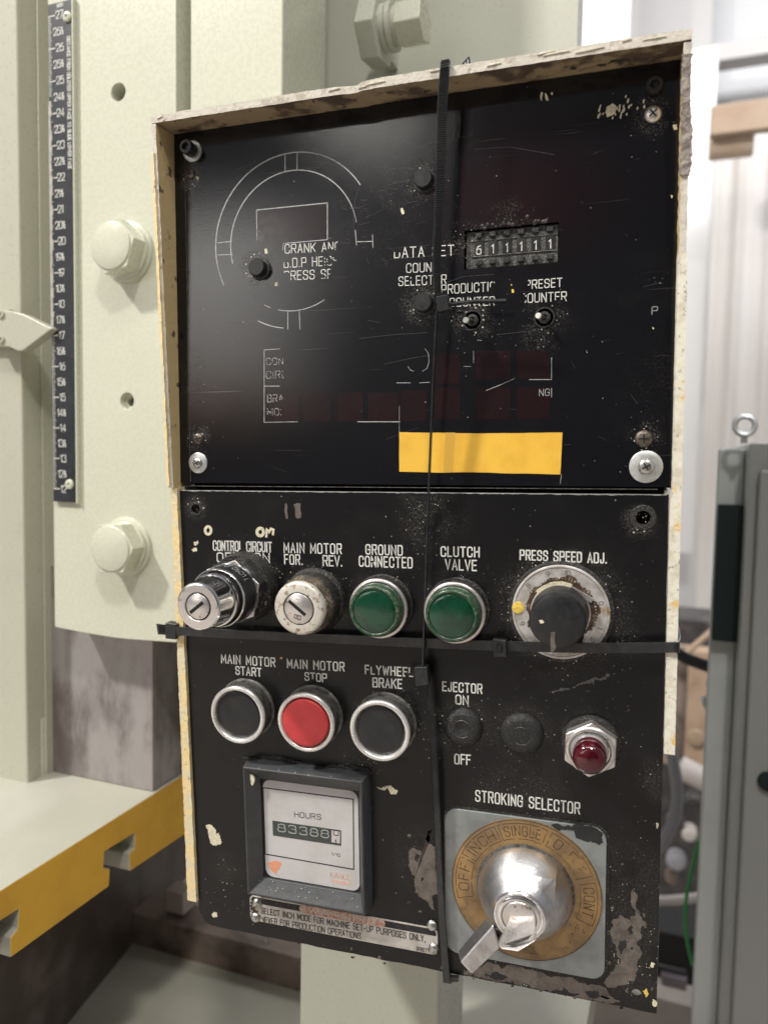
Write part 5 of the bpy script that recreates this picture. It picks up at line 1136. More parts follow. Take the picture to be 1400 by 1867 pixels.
# 4: horizontal tie with two heads
t = thing('cable_tie', 'black cable tie strapped horizontally across the box under the round knobs', 'cable tie', PF.mat, group='black cable ties strapped round the control box')
K = [P3(322, 1150, -20), P3(322, 1150, 2), P3(328, 1150.5, 5.4), P3(345, 1151.5, 5.6), P3(480, 1158.5, 5.4), P3(640, 1166, 5.2), P3(780, 1172.5, 6.2), P3(900, 1177, 5.8), P3(1060, 1181, 5), P3(1200, 1180.5, 6.5), P3(1228, 1180, 8.4), P3(1236, 1180, 6.5), P3(1236, 1180, -2), P3(1234, 1180, -25)]
Cp = smooth_path(K, 8); m2 = MB(); strap(m2, Cp, [(0, -.15, 2.7)] * len(Cp), 1.2); m2.build('strap', M['tie'], t, bevel=.3)
m2 = MB(); q = [PF.at(x, y, 8) for x, y in ((898, 1163), (923, 1166), (925, 1198), (900, 1196))]; m2.prism(q, -9.8, -5.2); m2.build('head', M['tie'], t, bevel=.8, seg=3)
m2 = MB(); q = [PF.at(x, y, 10) for x, y in ((905, 1172), (916, 1173), (917, 1190), (906, 1189))]; m2.prism(q, -10.1, -9.7); q = [PF.at(x, y, 10) for x, y in ((909, 1176), (912, 1176), (912, 1187), (909, 1187))]; m2.build('head_slot', M['dark'], t)
m2 = MB(); m2.prism(q, -10.6, -10); m2.build('pawl', M['tie'], t)
m2 = MB(); q = [PF.at(x, y, 2) for x, y in ((307, 1133), (328, 1136), (326, 1164), (307, 1162))]; m2.prism(q, -5.4, 1); m2.build('buckle', M['tie'], t, bevel=.6, seg=3)
m2 = MB(); q = [PF.at(x, y, 0) for x, y in ((289, 1136), (308, 1139), (307, 1156), (292, 1155))]; m2.prism(q, -2.2, -.9)
for k in range(9): x = 290.5 + k * 1.9; q = [PF.at(a_, b_, 2.4) for a_, b_ in ((x, 1139), (x + 1, 1139), (x + 1.2, 1154), (x + .2, 1154))]; m2.prism(q, -2.6, -2.2)
m2.build('tail', M['tie'], t)
m2 = MB(); m2.tube(smooth_path([P3(1226, 1098, 2), P3(1231, 1125, 4), P3(1238, 1152, 5), P3(1238.5, 1166, 6), P3(1232, 1172, 6.5)], 6), .28, n=6); m2.build('loose_thread', M['hose_grey'], t)
for (a0_, b0_) in ((640, 692), (525, 545), (780, 800)):                    # scraped bright spots on the strap edge
    pass
# 5: stub behind the rim
t = thing('cable_tie_stub', 'tiny cut cable tie tail sticking up behind the top lip', 'cable tie', PF.mat)
m2 = MB(); q = [PF.at(x, y, -6) for x, y in ((836, 122), (854, 103), (856, 104), (857, 122))]; m2.prism(q, 6, 7.2); m2.build('tail', M['tie'], t)
m2 = MB()
for k in range(3): x = 842 + k * 5; q = [PF.at(a_, b_, -5.9) for a_, b_ in ((x, 121), (x + 2, 121), (x + 2, 118 - k * 5), (x, 120 - k * 5))]; m2.prism(q, 5.5, 6.1)
m2.build('ribs', M['zinc'], t)

# ------------------------------------------------------------------ the press behind
DP = 507.0
def X_(px, py, D=DP): return float(B(px, py, 1, D)[0])
def Z_(px, py, D=DP): return float(B(px, py, 1, D)[2])
loc = (-450, 560, 0)
press = thing('press_machine', 'tall pale green painted press frame behind the left side of the control box', 'press', loc=loc)
def pb(m2, name, mat, par=press, **k): return m2.build(name, mat, par, origin=loc if par is press or k.pop('abs', False) else None, **k)
xl, xr = X_(99, 1000), X_(321.5, 100)
zb = Z_(240, 1164)
m2 = MB(); m2.prism([(xl, Z_(100, 1143)), (X_(150, 1152), Z_(150, 1153)), (X_(210, 1163), Z_(210, 1163)), (X_(240, 1166), Z_(240, 1166)), (xr, zb + 1.0), (xr, 2300), (xl, 2300)], DP, DP + 46)
plate = m2.build('side_plate', M['paint'], press, origin=loc)
def hole(x, z, r, depth=40):
    m3 = MB(); n3 = 32; vs = [(x + r * math.cos(2 * math.pi * k / n3) - loc[0], DP - 5 - loc[1], z + r * math.sin(2 * math.pi * k / n3)) for k in range(n3)] + [(x + r * math.cos(2 * math.pi * k / n3) - loc[0], DP + depth - loc[1], z + r * math.sin(2 * math.pi * k / n3)) for k in range(n3)]
    m3.add(vs, [tuple(range(n3)), tuple(range(2 * n3 - 1, n3 - 1, -1))] + [(k, k + n3, (k + 1) % n3 + n3, (k + 1) % n3) for k in range(n3)]); return m3
h1 = B(216, 168, 1, DP); h2 = B(232, 731, 1, DP)
cut(plate, hole(h1[0], h1[2], 6.9)); cut(plate, hole(h2[0], h2[2], 6.6, 5)); cut(plate, hole(h2[0], h2[2], 3.9))
bv = plate.modifiers.new('bevel', 'BEVEL'); bv.width = .0010; bv.segments = 2; bv.limit_method = 'ANGLE'; bv.harden_normals = False
m2 = MB(); m2.box(X_(347, 100), X_(516, 60), DP, DP + 70, 1180, 2300); m2.build('middle_plate', M['paint'], press, origin=loc, bevel=1.5)
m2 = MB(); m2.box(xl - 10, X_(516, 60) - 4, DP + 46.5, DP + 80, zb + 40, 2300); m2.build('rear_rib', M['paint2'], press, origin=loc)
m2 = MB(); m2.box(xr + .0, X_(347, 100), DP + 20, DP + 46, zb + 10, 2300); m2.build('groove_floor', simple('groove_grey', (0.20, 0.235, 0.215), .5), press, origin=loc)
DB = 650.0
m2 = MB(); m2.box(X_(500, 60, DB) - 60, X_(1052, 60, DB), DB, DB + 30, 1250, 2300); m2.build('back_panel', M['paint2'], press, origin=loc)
def lathe_y(m2, x, z, y, prof, n=48, m=0):
    """turned about the world y axis; heights go towards the viewer"""
    vs = [(x + r * math.cos(2 * math.pi * k / n), y - h, z + r * math.sin(2 * math.pi * k / n)) for r, h in prof for k in range(n)]
    fs = [(j * n + k, j * n + (k + 1) % n, (j + 1) * n + (k + 1) % n, (j + 1) * n + k) for j in range(len(prof) - 1) for k in range(n)]
    fs.append(tuple((len(prof) - 1) * n + k for k in range(n)))
    return m2.add(vs, fs, m, True)
for (px, py, rt, lb) in ((234, 460, 12, 'painted hexagon bolt level with CRANK'), (232, 996, 3, 'painted hexagon bolt level with the green lights')):
    c_ = B(px, py, 1, DP); b_ = bpy.data.objects.new('bolt', None); col.objects.link(b_); b_.parent = press; b_['label'] = lb; b_.empty_display_size = .02
    m2 = MB(); lathe_y(m2, c_[0], c_[2], DP, [(23.8, 0), (23.8, 2.0), (23.2, 2.7), (19, 2.8)]); lathe_y(m2, c_[0] + .6, c_[2] - .4, DP, [(20.8, 2.7), (20.8, 5.6), (20, 6.2), (16, 6.2)])
    m2.build('washer', M['paint'], b_, origin=loc, ang=50)
    m2 = MB(); m2.prism([(c_[0] + x, c_[2] + z) for x, z in hexa(21.8, rt)], DP - 19.5, DP - 6)
    hd = m2.build('hex_head', M['paint'], b_, origin=loc, bevel=.5, seg=2)
    m2 = MB(); lathe_y(m2, c_[0], c_[2], DP, [(18.6, 19.2), (18.0, 20.4), (17.2, 20.8), (0.01, 20.9)]); m2.build('crown', M['paint'], b_, origin=loc, ang=50)
# jack bolt on the back panel, axis along x
jb = bpy.data.objects.new('jack_bolt', None); col.objects.link(jb); jb.parent = press; jb['label'] = 'horizontal jack bolt with a lock nut at the top of the back panel'; jb.empty_display_size = .02
def lathe_x(m2, y, z, prof, n=40):
    vs = [(x, y + r * math.cos(2 * math.pi * k / n), z + r * math.sin(2 * math.pi * k / n)) for r, x in prof for k in range(n)]
    return m2.add(vs, [(j * n + k, j * n + (k + 1) % n, (j + 1) * n + (k + 1) % n, (j + 1) * n + k) for j in range(len(prof) - 1) for k in range(n)] + [tuple(range(n)), tuple((len(prof) - 1) * n + k for k in range(n))], 0, True)
jy = 610.0; jx0, jx1 = X_(667, 60, jy), X_(700, 60, jy); jx2 = X_(728, 45, jy); jx3 = X_(776, 40, jy); jz = Z_(722, 48, jy)
m2 = MB(); m2.prism([(jy + y, jz + z - 2) for y, z in hexa(27, 8)], jx0, jx1, axis=0); m2.build('lock_nut', M['paint2'], jb, origin=loc, bevel=1.2)
m2 = MB(); lathe_x(m2, jy, jz, [(17.5, jx1 - 1), (17.5, jx1 + 5)]); lathe_x(m2, jy, jz, [(18.5, jx1 + 6), (18.5, jx1 + 10)]); lathe_x(m2, jy, jz, [(14.5, jx1), (14.5, jx2 + 4)]); m2.build('washer', M['paint2'], jb, origin=loc)
m2 = MB(); m2.prism([(jy + y, jz + z) for y, z in hexa(17.5, 20)], jx2, jx3, axis=0); m2.build('hex_head', M['paint'], jb, origin=loc, bevel=1.2)
m2 = MB(); m2.box(jx0 + 3, jx1 - 2, jy + 12, DB, jz - 14, jz + 12); m2.build('lug', M['paint2'], jb, origin=loc, bevel=1)

# slide at the far left, with its pointer
loc2 = (-560, 560, 0)
sl = thing('press_slide', 'pale green painted press slide at the left edge with a sharp pointer', 'press slide', loc=loc2)
ax = X_(41, 700, 512)
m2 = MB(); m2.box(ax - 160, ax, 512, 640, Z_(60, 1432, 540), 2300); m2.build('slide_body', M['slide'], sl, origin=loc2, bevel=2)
m2 = MB(); m2.box(ax - .1, X_(77, 700, 532), 532, 640, Z_(60, 1432, 540), 2300); m2.build('guide_rail', M['slide'], sl, origin=loc2, bevel=1.5)
m2 = MB(); m2.box(ax, X_(99, 700, 556) + 6, 556, 640, 1150, 2300); m2.build('inner_rail', M['paint2'], sl, origin=loc2)
m2 = MB(); q = [B(x, y, 1, 497) for x, y in ((-20, 566), (17, 566), (42, 572), (96, 599), (42, 640), (32, 640), (17, 633), (-20, 630))]
m2.prism([(a_[0], a_[2]) for a_ in q], 497, 507); pt_ = m2.build('pointer', M['slide'], sl, origin=loc2, bevel=1.2, label='arrow-shaped pointer aimed between 17 and 17 and a half')
m2 = MB(); m2.prism([(a_[0], a_[2]) for a_ in (B(-30, 560, 1, 507), B(18, 564, 1, 507), B(18, 636, 1, 507), B(-30, 634, 1, 507))], 506.5, 511.8); m2.build('pointer_base', M['slide'], sl, origin=loc2)
for py in (573, 619):
    c_ = B(4, py, 1, 497); m2 = MB(); lathe_y(m2, c_[0], c_[2], 497, [(3.3, 0), (3.1, 1.6), (1.8, 1.8), (1.6, .6)], n=20); m2.build('screw', M['slide'], sl, origin=loc2)
m2 = MB(); q0_ = B(62, 1306, 1, 530); q1_ = B(81, 1440, 1, 530); m2.box(q0_[0], q1_[0], 528, 560, q1_[2], q0_[2]); m2.build('foot_block', M['paint'], sl, origin=loc2, bevel=1)

# scale ruler
DR = 503.5
r_tl, r_bl = B(90, 8, 1, DR), B(97, 914, 1, DR); rx0 = (B(91, 200, 1, DR)[0] + B(97, 900, 1, DR)[0]) / 2; rx1 = (B(134, 200, 1, DR)[0] + B(139, 900, 1, DR)[0]) / 2
z27, z12 = B(95, 29.5, 1, DR)[2], B(104, 891, 1, DR)[2]; inch = (z27 - z12) / 15
rl = bpy.data.objects.new('scale_ruler', None); col.objects.link(rl); rl.parent = press; rl['label'] = 'dark blue inch scale, 27 down to 12, along the plate edge'; rl.empty_display_size = .02
m2 = MB(); m2.box(rx0, rx1, DR, DP - .1, r_bl[2], r_tl[2]); m2.build('ruler_plate', M['ruler'], rl, origin=loc, bevel=.3)
m2 = MB(); m2.box(rx1 + .1, rx1 + 1.2, DR - .4, DP - .1, r_bl[2] - 1, r_tl[2] + 1); m2.build('paint_edge', M['paint'], rl, origin=loc)
def wr(m3, strokes, w_, mp, gone=None):
    """stroke drawing on the ruler plane"""
    tmp = MB(); draw(tmp, strokes, w_, mp, gone, .5, 0, h1=.12); m3.add([(x, DR + y, z) for x, y, z in tmp.v], tmp.f)
m3 = MB(); N_ = 15 * 16
for k in range(N_ + 1):
    z = z27 - inch * k / 16; val = 27 - k / 16
    hidden = 17.05 < val < 24.55
    Ln = 6.4 if k % 16 == 0 else 4.2 if k % 8 == 0 else 3.8 if k % 4 == 0 else 3.0
    if k % 16 == 0 or k % 8 == 0: st_x = 3.6 if hidden else .3
    else: st_x = 2.4 if hidden and k % 4 == 0 else .3
    if hidden and k % 4: continue
    if hidden and k % 8 and k % 4 == 0: Ln = 3.6
    if hidden and k % 16 == 0: Ln = 7.4
    if k % 16 == 0: Ln += .8
    m3.box(rx0 + st_x, rx0 + Ln, DR - .12, DR - .01, z - (.34 if k % 16 == 0 else .2), z + (.34 if k % 16 == 0 else .2))
m3.build('tick_marks', M['white_ink'], rl, origin=loc)
m3 = MB()
for k in range(31):
    val = 27 - k / 2; txt = str(int(val)) + ('h' if val != int(val) else ''); z = z27 - inch * k / 2
    st, W_ = text_strokes(txt, 1.0); kk = .72; x0_ = rx0 + (8.2 if len(txt) == 2 else 5.6)
    wr(m3, st, .58, lambda s_, t_, x0_=x0_, z=z, q_=(.86 if len(txt) == 2 else .80): (x0_ + s_ * q_, z + (t_ - 3) * .95))
m3.build('numerals', M['white_ink'], rl, origin=loc)
m3 = MB(); st, W_ = text_strokes('DISTANCE FROM BOLSTER UPPER FACE TO SLIDE LOWER FACE', 1.5); za, zbb = B(128, 66, 1, DR)[2], B(125, 308, 1, DR)[2]; xx = rx1 - 5.0
wr(m3, st, .5, lambda s_, t_: (xx + t_ * .52, za - s_ / W_ * (za - zbb)))
st, W_ = text_strokes('INCH', 1.3); wr(m3, st, .4, lambda s_, t_: (rx0 + 9.5 + s_ * .36, r_tl[2] - 3.8 + t_ * .42))
m3.build('lettering', M['white_ink'], rl, origin=loc)
for (x, y) in ((124, 31), (128, 883)):
    c_ = B(x, y, 1, DR); m2 = MB(); lathe_y(m2, c_[0], c_[2], DR, [(4.2, 0), (4.0, 1.2), (2.8, 2.0), (1.5, 2.0), (1.3, 1.0)], n=24); m2.build('ruler_screw', M['paint'], rl, origin=loc)
m2 = MB(); zz = z27 - inch * 2.6
while zz > z27 - inch * 9.8:                                              # paint slopped over the left edge of the ruler
    ww = random.uniform(1.6, 3.2); m2.box(rx0 - .3, rx0 + ww, DR - .3, DR - .02, zz - 4, zz); zz -= 3.9
m2.build('paint_smear', simple('smear_paint', (0.42, 0.41, 0.37), .5, c2=(0.30, 0.30, 0.29), ns=.2), rl, origin=loc)

# die block of ground steel
loc3 = (-470, 590, 0)
a0_, b0_ = B(83, 1150, 1, 540), B(279, 1412, 1, 540); zt_ = B(180, 1424, 1, 540)[2]
m2 = MB(); m2.box(a0_[0], b0_[0], 540, 640, zt_ + .2, a0_[2] + 60)
tag(m2.build('die_block', M['steel'], None, origin=loc3, bevel=1), 'worn grey ground steel block under the pale green plate', 'steel block')
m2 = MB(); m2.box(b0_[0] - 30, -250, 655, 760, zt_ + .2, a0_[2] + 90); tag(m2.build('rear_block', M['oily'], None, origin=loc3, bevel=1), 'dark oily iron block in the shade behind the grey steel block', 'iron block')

# yellow-faced bolster slab
XB = -410.0
def yz(x, y): p_ = B(x, y, 0, XB); return (p_[1], p_[2])
ys_, zs_ = yz(0, 1752); 
near = 250
e_up = zt_
bot = [yz(x, y) for x, y in ((334, 1524), (236, 1590))]
sl_b = (bot[0][1] - bot[1][1]) / (bot[0][0] - bot[1][0])
poly = [(near, e_up), (900, e_up), (900, bot[0][1]), yz(334, 1524), yz(238, 1589), yz(236, 1557), yz(246, 1548), yz(247, 1519), yz(192, 1553), yz(190, 1583), yz(202, 1584), yz(200, 1616), yz(20, 1747), yz(20, 1711), yz(33, 1694), yz(36, 1658), yz(4, 1678)]
zlow = (yz(20, 1747)[1] + yz(334, 1524)[1]) / 2
poly += [(yz(4, 1678)[0] - 12, poly[-1][1]), (yz(4, 1678)[0] - 12, zlow + 12), (yz(4, 1678)[0] - 4, zlow + 12), (yz(4, 1678)[0] - 4, zlow), (near, zlow)]
loc4 = (-500, 600, 0); m2 = MB(); n_ = len(poly)
m2.prism(poly, -700, XB, axis=0)
m2.mi = [1] * len(m2.mi); m2.mi[0] = m2.mi[1] = 0; m2.mi[-1 if False else 2] = 1
bo = m2.build('bolster', [M['yellow'], M['bed_green']], None, origin=loc4, bevel=1.2)
tag(bo, 'thick bolster slab with a yellow edge face and T-slots at lower left', 'bolster')
# pressed iron bed below
fz = float(B(540, 1806, 1, 700)[2])
loc5 = (-500, 700, 0)
m2 = MB(); qa, qb = B(256, 1704, 2, fz - EYE[2]), B(136, 1852, 2, fz - EYE[2])
d_ = (qb - qa); qc = qb + d_ * 1.5; qd = qa - d_ * 2.5
m2.prism([(qd[0], qd[1]), (qc[0], qc[1]), (qc[0] - 500, qc[1]), (qd[0] - 500, qd[1])], fz - 30, zlow - 2, axis=2)
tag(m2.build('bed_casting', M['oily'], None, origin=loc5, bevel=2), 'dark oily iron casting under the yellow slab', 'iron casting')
m2 = MB(); t0_, t1_ = B(276, 1676, 1, 700), B(560, 1750, 1, 700)
m2.box(t0_[0] - 40, t1_[0] + 60, 700, 742, fz - 10, (t0_[2] + t1_[2]) / 2)
tag(m2.build('cross_bar', M['brown_bar'], None, origin=loc5, bevel=2), 'brown steel cross bar lying behind the lower left corner of the box', 'steel bar')
m2 = MB(); t0_ = B(318, 1640, 1, 720); m2.box(t0_[0] - 8, t0_[0] + 18, 712, 735, t0_[2] - 12, t0_[2] + 14)
tag(m2.build('small_block', simple('pale_block', (0.50, 0.42, 0.38), .5), None, origin=loc5, bevel=2), 'small pale block on the brown bar beside the box edge', 'block')
m2 = MB(); m2.box(-900, -60, 330, 1500, fz - 60, fz); bp = m2.build('bed_plate', M['bed_green'], None, origin=loc5); tag(bp, 'grey green machine base plate at the bottom left', 'base plate')
# post under the box
c0, c1 = B(546, 1800, 1, 560), B(800, 1830, 1, 560); loc6 = ((c0[0] + c1[0]) / 2, 580, 0)
post = thing('support_post', 'pale green square post standing under the control box', 'post', loc=loc6)
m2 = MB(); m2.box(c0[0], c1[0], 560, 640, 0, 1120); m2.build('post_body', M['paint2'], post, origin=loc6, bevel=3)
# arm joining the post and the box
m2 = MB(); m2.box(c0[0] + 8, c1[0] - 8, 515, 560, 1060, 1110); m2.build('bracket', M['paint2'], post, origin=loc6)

# ------------------------------------------------------------------ the hall to the right
m2 = MB(); m2.box(-6000, 6000, -4000, 5200, -40, 0); o = m2.build('floor', M['concrete'], None, kind='structure')
# unseen hall walls, band and rail added for the glossy upper panel to reflect
m2 = MB(); m2.box(-2250, 5000, -5200, -5100, 0, 4000); m2.box(-6000, -2300, -5300, -5150, 0, 1745); m2.build('added_dark_wall', simple('added_dark_wall_paint', (0.05, 0.048, 0.05), .7), None, kind='structure')
m2 = MB(); m2.box(-6000, -2300, -5300, -5150, 1750, 3300); m2.build('added_pale_wall', simple('added_pale_wall_paint', (0.72, 0.71, 0.70), .7, c2=(0.5, 0.48, 0.45), ns=.0015), None, kind='structure')
m2 = MB(); m2.box(-3900, -2450, -5140, -5000, 1650, 1980); m2.build('added_orange_band', M['orange_steel'], None, kind='structure')  # unseen band, added for an orange reflection in the panel
m2 = MB(); m2.box(-800, -150, -5080, -4960, 3120, 3360); m2.build('added_red_rail', simple('added_red_rail_paint', (0.40, 0.03, 0.03), .6), None, kind='structure')  # unseen rail, added for a faint red reflection in the panel
m2 = MB(); m2.box(-2500, 4500, 4600, 4700, 0, 5200); m2.build('wall', M['hall'], None, kind='structure')
def slab(name, pl, pt2, pr, pb2, D, th, mat, label, cat, bevel=4, group=None):
    """upright board whose face spans photograph columns pl..pr and rows pt2..pb2 at distance D"""
    a_ = B(pl, (pt2 + pb2) / 2, 1, D); b_ = B(pr, (pt2 + pb2) / 2, 1, D); t_ = B((pl + pr) / 2, pt2, 1, D)[2]; u_ = B((pl + pr) / 2, pb2, 1, D)[2]
    m3 = MB(); m3.box(a_[0], b_[0], D, D + th, u_, t_); o_ = m3.build(name, mat, None, origin=((a_[0] + b_[0]) / 2, D, u_), bevel=bevel); tag(o_, label, cat, group); return o_
white = simple('white_board', (0.68, 0.675, 0.67), .5); grey = simple('grey_board', (0.42, 0.41, 0.40), .5); beige = M['curtain']
slab('wall_board', 1050, -260, 1136, 900, 3600, 80, white, 'bright white upright board above the box, left of its top right corner', 'board')
slab('wall_board', 1236, 90, 1288, 1010, 3500, 80, white, 'bright white upright board just right of the box', 'board')
slab('roller_door', 1136, -260, 1290, 700, 4300, 60, grey, 'grey door panel seen over the top right corner of the box', 'door')
slab('girder', 1290, 62, 1520, 96, 4200, 120, grey, 'grey overhead girder at the top right', 'girder')
# beige curtain of vertical folds
m2 = MB(); pts = []; D = 3300
xa, xb_ = B(1284, 700, 1, D)[0], B(1420, 700, 1, D)[0]; n_ = 60
for k in range(n_ + 1):
    s_ = k / n_; pts.append((xa + (xb_ - xa) * s_, D + 9 * math.sin(s_ * 13) + 5 * math.sin(s_ * 29 + 1)))
zt2, zb2 = B(1300, 255, 1, D)[2], 700
vs = [(x, y, zt2) for x, y in pts] + [(x, y, zb2) for x, y in pts] + [(x, y + 12, zt2) for x, y in pts] + [(x, y + 12, zb2) for x, y in pts]
N_ = n_ + 1
m2.add(vs, [(k, k + 1, N_ + k + 1, N_ + k) for k in range(n_)] + [(2 * N_ + k, 2 * N_ + k + 1, 3 * N_ + k + 1, 3 * N_ + k) for k in range(n_)] + [(k, k + 1, 2 * N_ + k + 1, 2 * N_ + k) for k in range(n_)] + [(N_ + k, N_ + k + 1, 3 * N_ + k + 1, 3 * N_ + k) for k in range(n_)], 0, True)
tag(m2.build('curtain', beige, None), 'beige sheet hanging in soft vertical folds right of the box', 'curtain')
# orange beam and drum
m2 = MB(); a_, b_ = B(1296, 188, 1, 2800), B(1500, 226, 1, 2800); m2.box(a_[0], b_[0] + 300, 2800, 2840, b_[2] + 6, a_[2] - 6)
tag(m2.build('orange_beam', M['orange_steel'], None, bevel=6), 'orange brown steel beam at the upper right edge', 'beam')
m2 = MB(); a_, b_ = B(1294, 228, 1, 2850), B(1374, 274, 1, 2850); rr_ = (a_[2] - b_[2]) / 2; cz2 = (a_[2] + b_[2]) / 2
n = 40; vs = [(x, 2900 + rr_ * math.cos(2 * math.pi * k / n), cz2 + rr_ * math.sin(2 * math.pi * k / n)) for x in (a_[0], b_[0]) for k in range(n)]
m2.add(vs, [(k, (k + 1) % n, n + (k + 1) % n, n + k) for k in range(n)] + [tuple(range(n)), tuple(range(n, 2 * n))], 0, True)
tag(m2.build('drum', M['cream_drum'], None, bevel=3), 'cream cable drum under the orange beam', 'drum')

# electrical cabinet on the right edge
D = 900.0; cx0 = float(B(1356, 1000, 1, D)[0]); cz1 = float(B(1357, 806, 1, D)[2])
locc = (cx0 + 200, D + 250, 0)
cb = thing('cabinet', 'grey green steel cabinet at the right edge with a dark strip on its side', 'cabinet', loc=locc)
m2 = MB(); m2.box(cx0, cx0 + 420, D, D + 330, 30, cz1); m2.build('shell', M['cab_lit'], cb, origin=locc, bevel=4)
m2 = MB(); z1_, z0_ = float(B(1360, 856, 1, D - 12)[2]), 60; m2.box(cx0 + 10, cx0 + 400, D - 14, D - .5, z0_, z1_); m2.build('door', M['cab'], cb, origin=locc, bevel=3)
m2 = MB(); m2.box(cx0 + 1, cx0 + 419, D - 2.5, D - .2, 32, cz1 - 2); m2.build('front_frame', M['cab'], cb, origin=locc)
def side(px, py): p_ = B(px, py, 0, cx0 - .5); return p_[1], p_[2]
yA, zA = side(1313, 920); yB, zB = side(1343, 1172)
sa, sb_ = B(1309, 920, 1, D + 26), B(1343, 1172, 1, D + 26); m2 = MB(); m2.box(sa[0], sb_[0], D + 26, D + 40, sb_[2], sa[2]); m2.build('dark_strip', M['dark_green'], cb, origin=locc, bevel=1, label='tall dark green strip beside the cabinet door')
m2 = MB(); m2.box(float(B(1301, 1000, 1, D + 41)[0]), cx0 - .2, D + 40.5, D + 60, 60, cz1 - 6); m2.build('side_flange', M['cab_lit'], cb, origin=locc, bevel=3)
m2 = MB()
ye, ze = side(1357, 776); cE = B(1357, 776, 1, D + 8); R_e = 17 / 1402 * D * .9
for k in range(41): pass
m2.tube([(cE[0] + R_e * math.cos(2 * math.pi * k / 32), D + 8 + 2 * math.sin(2 * math.pi * k / 32), cE[2] + R_e * math.sin(2 * math.pi * k / 32)) for k in range(33)], 3.0, n=10)
m2.tube([(cE[0], D + 8, cE[2] - R_e), (cE[0], D + 8, cz1 - 1)], 3.6, n=10); m2.build('lifting_eye', M['galv'], cb, origin=locc)
m2 = MB()
for (x, y, r_) in ((1300, 1250, 13), (1296, 1285, 15), (1310, 1305, 10)):
    c_ = B(x, y, 1, D + 60); lathe_y(m2, c_[0], c_[2], D + 60, [(r_ * .62, -10), (r_ * .62, 4), (r_ * .45, 9), (r_ * .3, 10)], n=20)
a_, b_ = B(1278, 1278, 1, D + 60), B(1330, 1262, 1, D + 60); m2.tube([tuple(a_), tuple(b_)], 4.5, n=12)
m2.build('latch', M['galv'], cb, origin=locc)
m2 = MB(); c_ = B(1400, 1425, 1, D - 14); lathe_y(m2, c_[0], c_[2], D - 14, [(11, 0), (10, 4), (4, 5)], n=24); m2.build('door_knob', M['dark_green'], cb, origin=locc)

# clutter behind, lower right
m2 = MB(); a_, b_ = B(1150, 1120, 1, 2300), B(1330, 1800, 1, 2300); m2.box(a_[0], b_[0], 2300, 2500, b_[2] , a_[2]); 
tag(m2.build('dark_machine', M['clutter'], None, bevel=5), 'dark cluttered machine standing behind the right side of the box', 'machine')
def tube_thing(name, pts, D, r, mat, label, cat):
    m3 = MB(); m3.tube(smooth_path([B(x, y, 1, D + dz) for x, y, dz in pts], 6), r, n=12); return tag(m3.build(name, mat, None), label, cat)
tube_thing('cable', [(1205, 1170, 0), (1240, 1195, 0), (1270, 1208, 0), (1300, 1218, 0)], 1100, 8, M['hose_black'], 'thick black cable sagging between the box and the cabinet', 'cable')
tube_thing('hose', [(1215, 1340, 0), (1229, 1400, 0), (1234, 1460, 0), (1222, 1510, 0), (1190, 1560, 0)], 1250, 9, M['hose_grey'], 'smooth grey hose curving behind the right edge of the box', 'hose')
tube_thing('pipe', [(1180, 1642, 0), (1230, 1641, 0), (1290, 1634, 0)], 1350, 8, M['pipe_white'], 'pale horizontal pipe beside the lower right edge of the box', 'pipe')
tube_thing('wire', [(1274, 1530, 0), (1262, 1580, 0), (1250, 1640, 0), (1250, 1700, 0), (1262, 1760, 0)], 1000, 2.2, M['wire_green'], 'thin green wire hanging left of the grey cabinet', 'wire')
tube_thing('conduit', [(1016, 1790, 0), (1008, 1840, 0), (1002, 1900, 0)], 900, 9, M['hose_grey'], 'grey conduit running down below the box bottom edge', 'pipe')
slab('cardboard_panel', 1212, 1185, 1300, 1400, 2000, 60, M['tan'], 'tan panel with an orange mark behind the black cable', 'panel')
m2 = MB(); c_ = B(1268, 1345, 1, 1990); lathe_y(m2, c_[0], c_[2], 1990, [(22, 0), (18, 6), (4, 8)], n=16); tag(m2.build('orange_cap', M['orange_steel'], None), 'small orange cap on the tan panel', 'cap')
m2 = MB(); m2.tube([tuple(B(1238, 1398, 1, 1700)), tuple(B(1290, 1425, 1, 1700))], 24, n=20); tag(m2.build('roller', M['pipe_white'], None, bevel=2), 'short pale roller end left of the cabinet', 'roller')
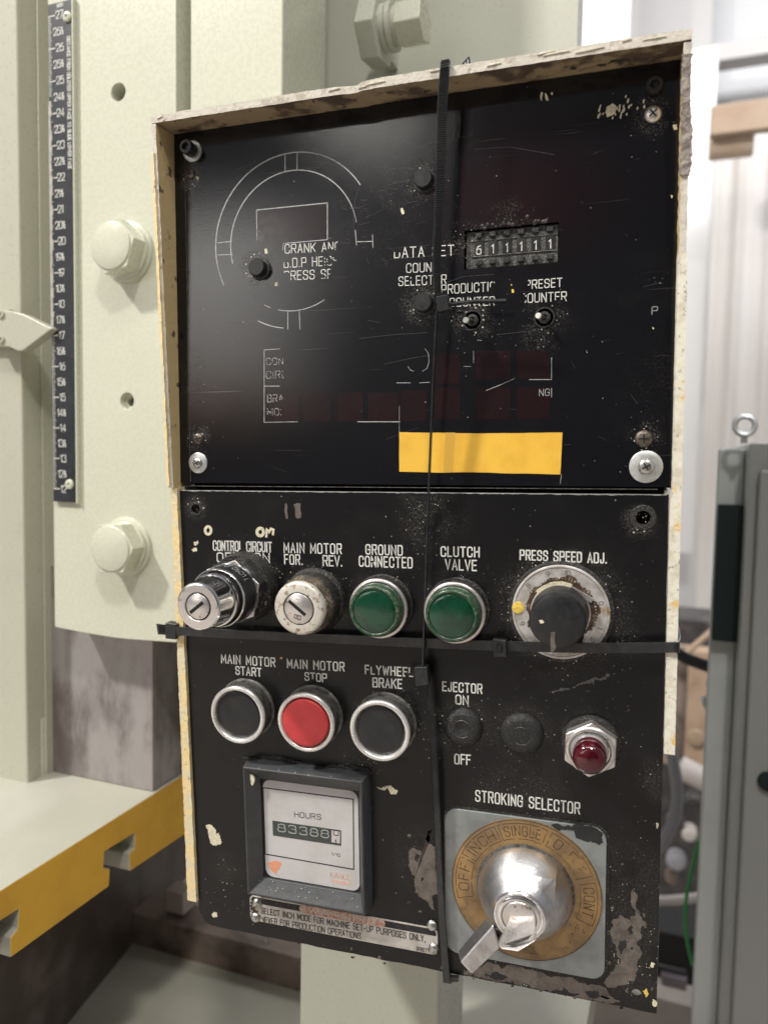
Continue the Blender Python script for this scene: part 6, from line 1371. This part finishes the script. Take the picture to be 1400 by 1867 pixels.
m2 = MB(); m2.tube([tuple(B(1222, 1215, 1, 1800)), tuple(B(1310, 1140, 1, 1800))], 7, n=10); tag(m2.build('brace', M['tan'], None), 'slanting tan brace behind the black cable', 'brace')
m2 = MB(); m2.tube([tuple(B(1242, 1180, 1, 1850)), tuple(B(1236, 1320, 1, 1850)), tuple(B(1232, 1400, 1, 1850))], 16, n=12); tag(m2.build('brown_rod', M['brown_bar'], None), 'brown upright rod in front of the tan panel', 'rod')
rnd = random.Random(3)
for k, (x, y, r_, mt, lb) in enumerate(((1228, 1500, 14, 'clutter', 'dark round fitting beside the grey hose'), (1256, 1520, 12, 'pipe_white', 'pale pink fitting above the green wire'), (1232, 1570, 15, 'hose_grey', 'grey round fitting above the pale pipe'), (1224, 1600, 10, 'brown_bar', 'brown fitting just above the pale pipe'), (1216, 1680, 14, 'tan', 'tan fitting below the pale pipe'), (1262, 1460, 12, 'clutter', 'black fitting under the pale roller'))):
    c_ = B(x, y, 1, 1900); m2 = MB(); lathe_y(m2, c_[0], c_[2], 1900, [(r_ * 1.5, -20), (r_ * 1.5, 6), (r_ * 1.1, 14), (r_ * .5, 16)], n=14); tag(m2.build('fitting', M[mt], None, bevel=1.5), lb, 'fitting', 'pipe fittings on the dark machine')
o = slab('dark_box', 1196, 1704, 1266, 1792, 1500, 120, M['black_matt'], 'black box with a pale lower edge left of the cabinet foot', 'box')
m2 = MB(); a_, b_ = B(1200, 1758, 1, 1499), B(1250, 1768, 1, 1499); m2.box(a_[0], b_[0], 1494, 1499.5, b_[2], a_[2]); e_ = m2.build('pale_edge', M['hose_grey'], None, origin=tuple(np.array(o.location) / S)); e_.parent = o; e_.location = (0, 0, 0)
slab('pallet', 1204, 1782, 1252, 1804, 1480, 120, simple('purple_grey', (0.22, 0.19, 0.21), .6), 'purple grey slab under the black box', 'slab')
slab('ground_mat', 830, 1790, 1330, 2300, 1750, 60, M['concrete'], 'beige low wall seen under the bottom edge of the box', 'wall')
slab('green_stake', 937, 1790, 958, 1850, 1200, 20, M['dark_green'], 'dark green stake with a yellow foot below the box', 'stake')
